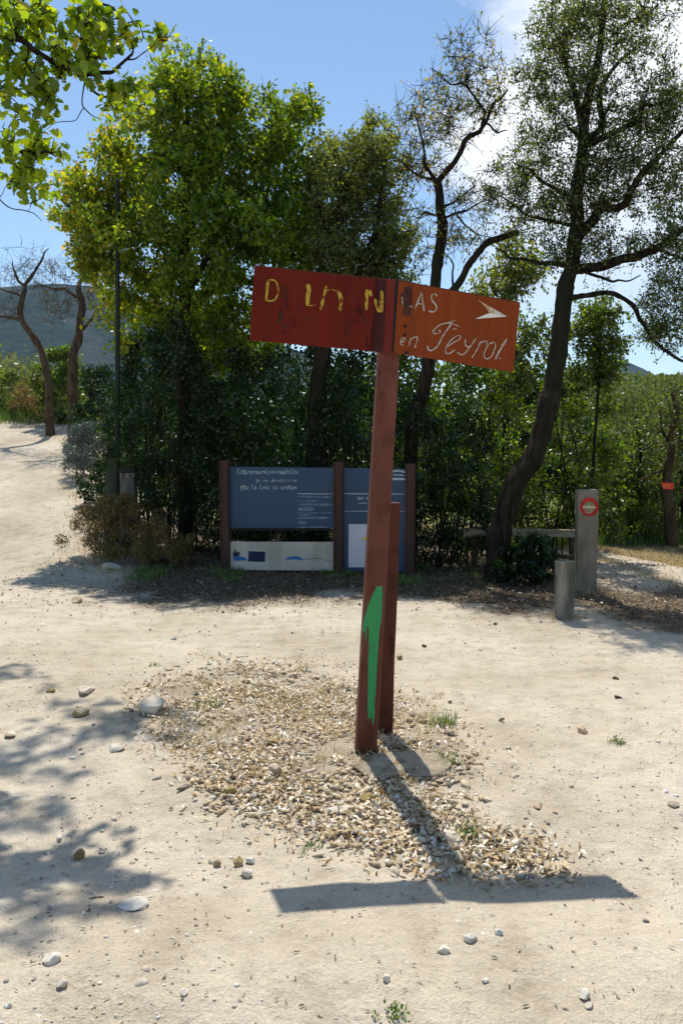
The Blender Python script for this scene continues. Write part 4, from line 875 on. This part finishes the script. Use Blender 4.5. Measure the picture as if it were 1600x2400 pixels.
# grass
pos = ring(1500, .6, 3.0, 8.8, 9.8, lambda x, y: ss(.5, .6, fbm(x * 1.5, y * 1.5, 3, 40)) * .7 + .05)
tag(link('green_grass', tuft_mesh('green_grass', pos, 7, .09, .03, .003, .8), M_grass), 'short green grass at the foot of the bushes right of the information board', 'grass', None, 'stuff')
pos = ring(16000, 3.2, 9, 8.6, 12.9, lambda x, y: ss(0, .15, x - 3.83 - (11.85 - y) / 3.8) * .95 + .35 * np.exp(-((x - 3.45 - (11.2 - y) / 5.9) / .09) ** 2))
tag(link('dry_grass', tuft_mesh('dry_grass', pos, 8, .06, .05, .004, 1.3), M_straw), 'dry tan grass on the verge across the right path', 'grass', None, 'stuff')
pos = ring(3500, 3.2, 9.5, 12.1, 13.2, lambda x, y: .6)
tag(link('green_grass', tuft_mesh('green_grass', pos, 7, .20, .05, .005, .6), M_grass), 'long green grass below the bushes across the right path', 'grass', None, 'stuff')
pos = ring(2500, -8, -2.4, 9.6, 20, lambda x, y: np.exp(-((x - (-3.3 - (y - 11) * .37) + .1) / .35) ** 2) * .8)
tag(link('dry_grass', tuft_mesh('dry_grass', pos, 8, .10, .06, .004, 1.0), M_straw), 'dry weeds along the right edge of the left path', 'grass', None, 'stuff')
pos = ring(2500, -14, -5.5, 21.5, 25, lambda x, y: .7)
tag(link('green_grass', tuft_mesh('green_grass', pos, 7, .35, .1, .008, .6), M_grass), 'long pale grass at the crest of the left path', 'grass', None, 'stuff')
pos = ring(1500, -2.6, 1.1, 9.3, 10.2, lambda x, y: ss(.5, .62, fbm(x * 2.2, y * 2.2, 3, 61)) * .5)
tag(link('green_grass', tuft_mesh('green_grass', pos, 7, .10, .04, .004, .8), M_grass), 'sparse green weeds along the foot of the information board', 'grass', None, 'stuff')
pos = np.vstack([np.array([float(gpil[0]), float(gpil[1]), 0]) + rng.normal(0, 1, (70, 3)) * [.16, .12, 0] + [0, -.05, 0], np.array([float(gbo[0]), float(gbo[1]), 0]) + rng.normal(0, 1, (40, 3)) * [.12, .07, 0]])
tag(link('dry_grass', tuft_mesh('dry_grass', pos, 6, .07, .03, .0025, .9), M_straw), 'dry grass and weeds around the feet of the pillar and the bollard', 'grass', None, 'stuff')
# single weeds
def weed(label, px, py, n, h, sp_, m=M_grass, leafy=0):
    g = np.array([float(c) for c in G(px, py)]); r = thing('weed', label, 'weed', g, 'small weeds in the dirt')
    cs = g + rng.normal(0, 1, (n, 3)) * [sp_, sp_ * .7, 0]
    link('blades', tuft_mesh('blades', cs, 6, h, .008, .0022, .9), m, r)
    if leafy:
        q = np.repeat(cs, leafy, 0) + rng.normal(0, 1, (n * leafy, 3)) * [.012, .012, 0] ; q[:, 2] = terr(q[:, 0], q[:, 1]) + rng.uniform(0, h, len(q))
        leaves('leaflets', q, .014, m, r, tilt=.6)
weed('straggly green weed on the dirt to the right of the sign foot', 1040, 1700, 14, .10, .04, M_grass, 5)
weed('low green weed at the right end of the rubble by the footing', 1050, 1790, 10, .05, .03, M_grass, 6)
weed('small green tuft near the tan brick piece', 1450, 1740, 9, .035, .03, M_grass, 3)
weed('green clump at the lower right of the rubble', 1095, 1960, 14, .05, .035, M_grass, 5)
weed('tiny green sprout above the left end of the rubble', 355, 1560, 6, .03, .03, M_grass, 3)
weed('faint mossy sprig at the bottom edge of the picture', 905, 2375, 8, .025, .02, M_grass, 4)
weed('yellow-green tuft growing inside the left part of the rubble', 490, 1660, 12, .06, .06, M_grass, 4)
weed('faint green tuft between rubble and shadow of the boards', 735, 1985, 6, .03, .02, M_grass, 3)
weed('small dry green weed on the open dirt behind the sign foot', 1015, 1630, 6, .03, .05, M_straw, 3)
SG = 'loose stones on the dirt'
for a in [
    ('stone', 'large white-topped boulder at the left end of the rubble', 356, 1668, 70, 50, M_rock, 77, 0.), ('stone', 'long flat pale stone lying left of the white-topped boulder', 202, 1622, 60, 20, M_rock, 4, 0.),
    ('stone', 'rounded brownish stone below the long flat stone', 190, 1675, 44, 28, M_rocky, 6, 0.), ('stone', 'brown blocky stone at the edge of the left leaf shadow', 182, 2012, 38, 22, M_rocky, 7, .3),
    ('stone', 'small round ochre stone alone below the rubble', 509, 2030, 24, 22, M_rocky, 8, 0.), ('stone', 'ochre stone in the little cluster left of the boards shadow', 558, 2028, 24, 26, M_rocky, 9, .2),
    ('stone', 'white stone at the upper right of the little cluster', 588, 2022, 26, 18, M_rockw, 10, 0.), ('stone', 'pale stone at the bottom of the little cluster', 578, 2052, 34, 22, M_rock, 11, 0.),
    ('stone', 'flat bright white slab at the lower left', 318, 2122, 84, 12, M_rockw, 12, .3), ('stone', 'pale half-buried stone below the left leaf shadow', 128, 2250, 54, 26, M_rock, 13, 0.),
    ('stone', 'small white-tan stone low in the middle left', 431, 2330, 22, 16, M_rock, 14, 0.), ('stone', 'white stone just below the boards shadow', 1168, 2190, 24, 16, M_rockw, 15, 0.),
    ('stone', 'long pale stone right below the middle of the boards shadow', 1103, 2203, 40, 22, M_rockw, 16, 0.), ('stone', 'pale flat stone left of the long pale stone', 1038, 2232, 36, 18, M_rock, 17, 0.),
    ('stone', 'sharp-edged grey-tan stone low in the middle', 906, 2298, 30, 22, M_rock, 18, .2), ('stone', 'small white stone in the lower middle right', 1137, 2302, 20, 12, M_rockw, 19, 0.),
    ('stone', 'white shell-like stone at the lower right', 1368, 2338, 40, 22, M_rockw, 20, 0.), ('stone', 'cream chip directly below the shell-like stone', 1380, 2358, 32, 12, M_rock, 21, 0.),
    ('brick_piece', 'tan broken brick piece on the open dirt right of the sign', 1363, 1718, 28, 18, M_brick, 22, .55), ('stone', 'small yellow-brown stone on the dirt just right of the post', 935, 1545, 15, 14, M_rocky, 23, .2),
    ('wood_chip', 'dark chip lying farthest back beside the post', 995, 1516, 16, 7, M_dark, 24, .2), ('wood_chip', 'dark chip on the open dirt at the right, the farther of two', 1442, 1591, 20, 7, M_dark, 25, .2),
    ('wood_chip', 'dark chip on the open dirt at the right, the nearer of two', 1446, 1636, 20, 8, M_dark, 26, .2), ('stone', 'big tan rock poking out of the left middle of the rubble', 648, 1812, 52, 26, M_rock, 27, .1),
    ('stone', 'ochre rock in the rubble just left of the post shadow', 862, 1880, 52, 24, M_rocky, 28, .2), ('stone', 'flat tan rock in the rubble below the footing', 792, 1905, 54, 22, M_rock, 29, .2),
    ('stone', 'pale upright rock in the rubble left of the sign foot', 640, 1745, 50, 24, M_rocky, 30, .1), ('stone', 'ochre stone at the lower left edge of the rubble', 538, 1862, 34, 24, M_rocky, 31, .1),
    ('stone', 'tan stone lying right of the post shadow', 1062, 1968, 62, 20, M_rock, 32, .1), ('stone', 'brown pebble at the right edge of the picture', 1580, 1888, 34, 9, M_root, 33, .1),
    ('stone', 'ochre flat stone on the track right of the rubble', 1258, 1893, 30, 12, M_brick, 34, .1), ('stone', 'small tan stone near the flat ochre stone', 1300, 1905, 18, 10, M_brick, 35, .1),
    ('stone', 'pale stone in the far left tree shadow', 180, 1412, 34, 15, M_rock, 36, 0.), ('stone', 'white stone at the far left behind the tree shadow', 118, 1345, 22, 10, M_rock, 37, 0.),
    ('stone', 'dark rock at the foot of the dry brush', 265, 1335, 62, 22, M_rock, 38, .1), ('stone', 'small stone in the top left of the leaf shadow', 120, 1622, 22, 12, M_rocky, 39, .1),
    ('stone', 'half-buried flat stone at the far left edge of the leaf shadow', 25, 1725, 40, 12, M_rock, 40, 0.), ('stone', 'pale pebble at the bottom left corner', 22, 2358, 24, 14, M_rockw, 41, 0.),
    ('stone', 'pale stone in the lower left pair', 148, 2310, 34, 18, M_rock, 42, 0.), ('stone', 'flat stone standing out in the middle of the leaf shadow', 272, 1757, 50, 14, M_rock, 43, 0.)]:
    rock(a[0], a[1], 'stone' if a[0] == 'stone' else a[0].replace('_', ' '), *a[2:8], blocky=a[8], group=SG if a[0] == 'stone' else None, sub=3)
# ---------------------------------------------------------------- haze, sky, sun, camera
hz = bpy.data.meshes.new('haze'); b_ = bmesh.new(); bmesh.ops.create_cube(b_, size=1)
zmin = float(np.nanmin(Z)) - 1.0
for v in b_.verts: v.co = (v.co.x * 7400, 1500 + v.co.y * 4600, zmin + (v.co.z + .5) * (420 - zmin))
b_.to_mesh(hz); b_.free()
m, nt, out, N = mat('haze_air'); pv = N('ShaderNodeVolumePrincipled'); pv.inputs['Density'].default_value = .00009; pv.inputs['Color'].default_value = (.45, .66, 1, 1); pv.inputs['Anisotropy'].default_value = .2
nt.links.new(pv.outputs[0], out.inputs['Volume']); tag(link('haze', hz, m), kind='stuff')
EL, AZ = R(61.5), R(-9)        # sun elevation; azimuth from +Y, negative = to the left
sd = Vector((math.sin(AZ) * math.cos(EL), math.cos(AZ) * math.cos(EL), math.sin(EL)))
su = bpy.data.lights.new('sun', 'SUN'); su.energy = 4.5; su.angle = R(.53); su.color = (1, .955, .88)
so = bpy.data.objects.new('sun', su); C.objects.link(so); so.rotation_euler = sd.to_track_quat('Z', 'Y').to_euler(); so.location = (0, 0, 30)
W = bpy.data.worlds.new('World'); bpy.context.scene.world = W; W.use_nodes = True; nt = W.node_tree; nt.nodes.clear()
out = nt.nodes.new('ShaderNodeOutputWorld'); sky = nt.nodes.new('ShaderNodeTexSky'); sky.sky_type = 'NISHITA'; sky.sun_disc = False
sky.sun_elevation = EL; sky.sun_rotation = AZ; sky.air_density = 1.0; sky.dust_density = .05; sky.ozone_density = 4.0; sky.altitude = 400
bg = nt.nodes.new('ShaderNodeBackground'); bg.inputs['Strength'].default_value = .132; wb = nt.nodes.new('ShaderNodeMix'); wb.data_type = 'RGBA'; wb.blend_type = 'MULTIPLY'; wb.inputs[0].default_value = 1; wb.inputs[7].default_value = (1.13, 1.08, .99, 1)
nt.links.new(sky.outputs[0], wb.inputs[6]); nt.links.new(wb.outputs[2], bg.inputs['Color'])
tc = nt.nodes.new('ShaderNodeTexCoord'); mp = nt.nodes.new('ShaderNodeMapping'); mp.inputs['Scale'].default_value = (1.0, 1.0, 2.2); mp.inputs['Rotation'].default_value = (0, R(25), 0)
nt.links.new(tc.outputs['Generated'], mp.inputs['Vector'])
nz = nt.nodes.new('ShaderNodeTexNoise'); nz.inputs['Scale'].default_value = 3.2; nz.inputs['Detail'].default_value = 9; nz.inputs['Roughness'].default_value = .56; nz.inputs['Distortion'].default_value = .3
nt.links.new(mp.outputs[0], nz.inputs['Vector'])
sx = nt.nodes.new('ShaderNodeSeparateXYZ'); nt.links.new(tc.outputs['Generated'], sx.inputs[0])
mr = nt.nodes.new('ShaderNodeMapRange'); mr.inputs['From Min'].default_value = .02; mr.inputs['From Max'].default_value = .24; mr.inputs['To Min'].default_value = -.24; mr.inputs['To Max'].default_value = .24
nt.links.new(sx.outputs['X'], mr.inputs['Value'])
ad = nt.nodes.new('ShaderNodeMath'); ad.operation = 'ADD'; nt.links.new(nz.outputs['Fac'], ad.inputs[0]); nt.links.new(mr.outputs[0], ad.inputs[1])
cr = nt.nodes.new('ShaderNodeValToRGB'); cr.color_ramp.elements[0].position = .46; cr.color_ramp.elements[1].position = .62; nt.links.new(ad.outputs[0], cr.inputs['Fac'])
my = nt.nodes.new('ShaderNodeMapRange'); my.inputs['From Min'].default_value = .1; my.inputs['From Max'].default_value = .6; nt.links.new(sx.outputs['Y'], my.inputs['Value'])
mz = nt.nodes.new('ShaderNodeMapRange'); mz.inputs['From Min'].default_value = .08; mz.inputs['From Max'].default_value = .30; nt.links.new(sx.outputs['Z'], mz.inputs['Value'])
mq = nt.nodes.new('ShaderNodeMath'); mq.operation = 'MULTIPLY'; nt.links.new(my.outputs[0], mq.inputs[0]); nt.links.new(mz.outputs[0], mq.inputs[1])
mm = nt.nodes.new('ShaderNodeMath'); mm.operation = 'MULTIPLY'; nt.links.new(cr.outputs['Color'], mm.inputs[0]); nt.links.new(mq.outputs[0], mm.inputs[1])
bg2 = nt.nodes.new('ShaderNodeBackground'); bg2.inputs['Color'].default_value = (.93, .96, 1, 1); bg2.inputs['Strength'].default_value = 1.0
mx = nt.nodes.new('ShaderNodeMixShader'); nt.links.new(mm.outputs[0], mx.inputs[0]); nt.links.new(bg.outputs[0], mx.inputs[1]); nt.links.new(bg2.outputs[0], mx.inputs[2])
nt.links.new(mx.outputs[0], out.inputs['Surface'])
cam = bpy.data.cameras.new('camera'); co = bpy.data.objects.new('camera', cam); C.objects.link(co)
cam.sensor_fit = 'VERTICAL'; cam.sensor_height = 36; cam.lens = 36 * F / 2400; cam.clip_start = .05; cam.clip_end = 20000
co.location = (0, 0, CH); co.rotation_euler = (R(90) - TH, 0, 0)
sc = bpy.context.scene; sc.camera = co
sc.view_settings.view_transform = 'Standard'; sc.view_settings.look = 'None'; sc.view_settings.exposure = .22; sc.view_settings.gamma = 1
sc.cycles.max_bounces = 8; sc.cycles.transparent_max_bounces = 8; sc.cycles.volume_bounces = 0
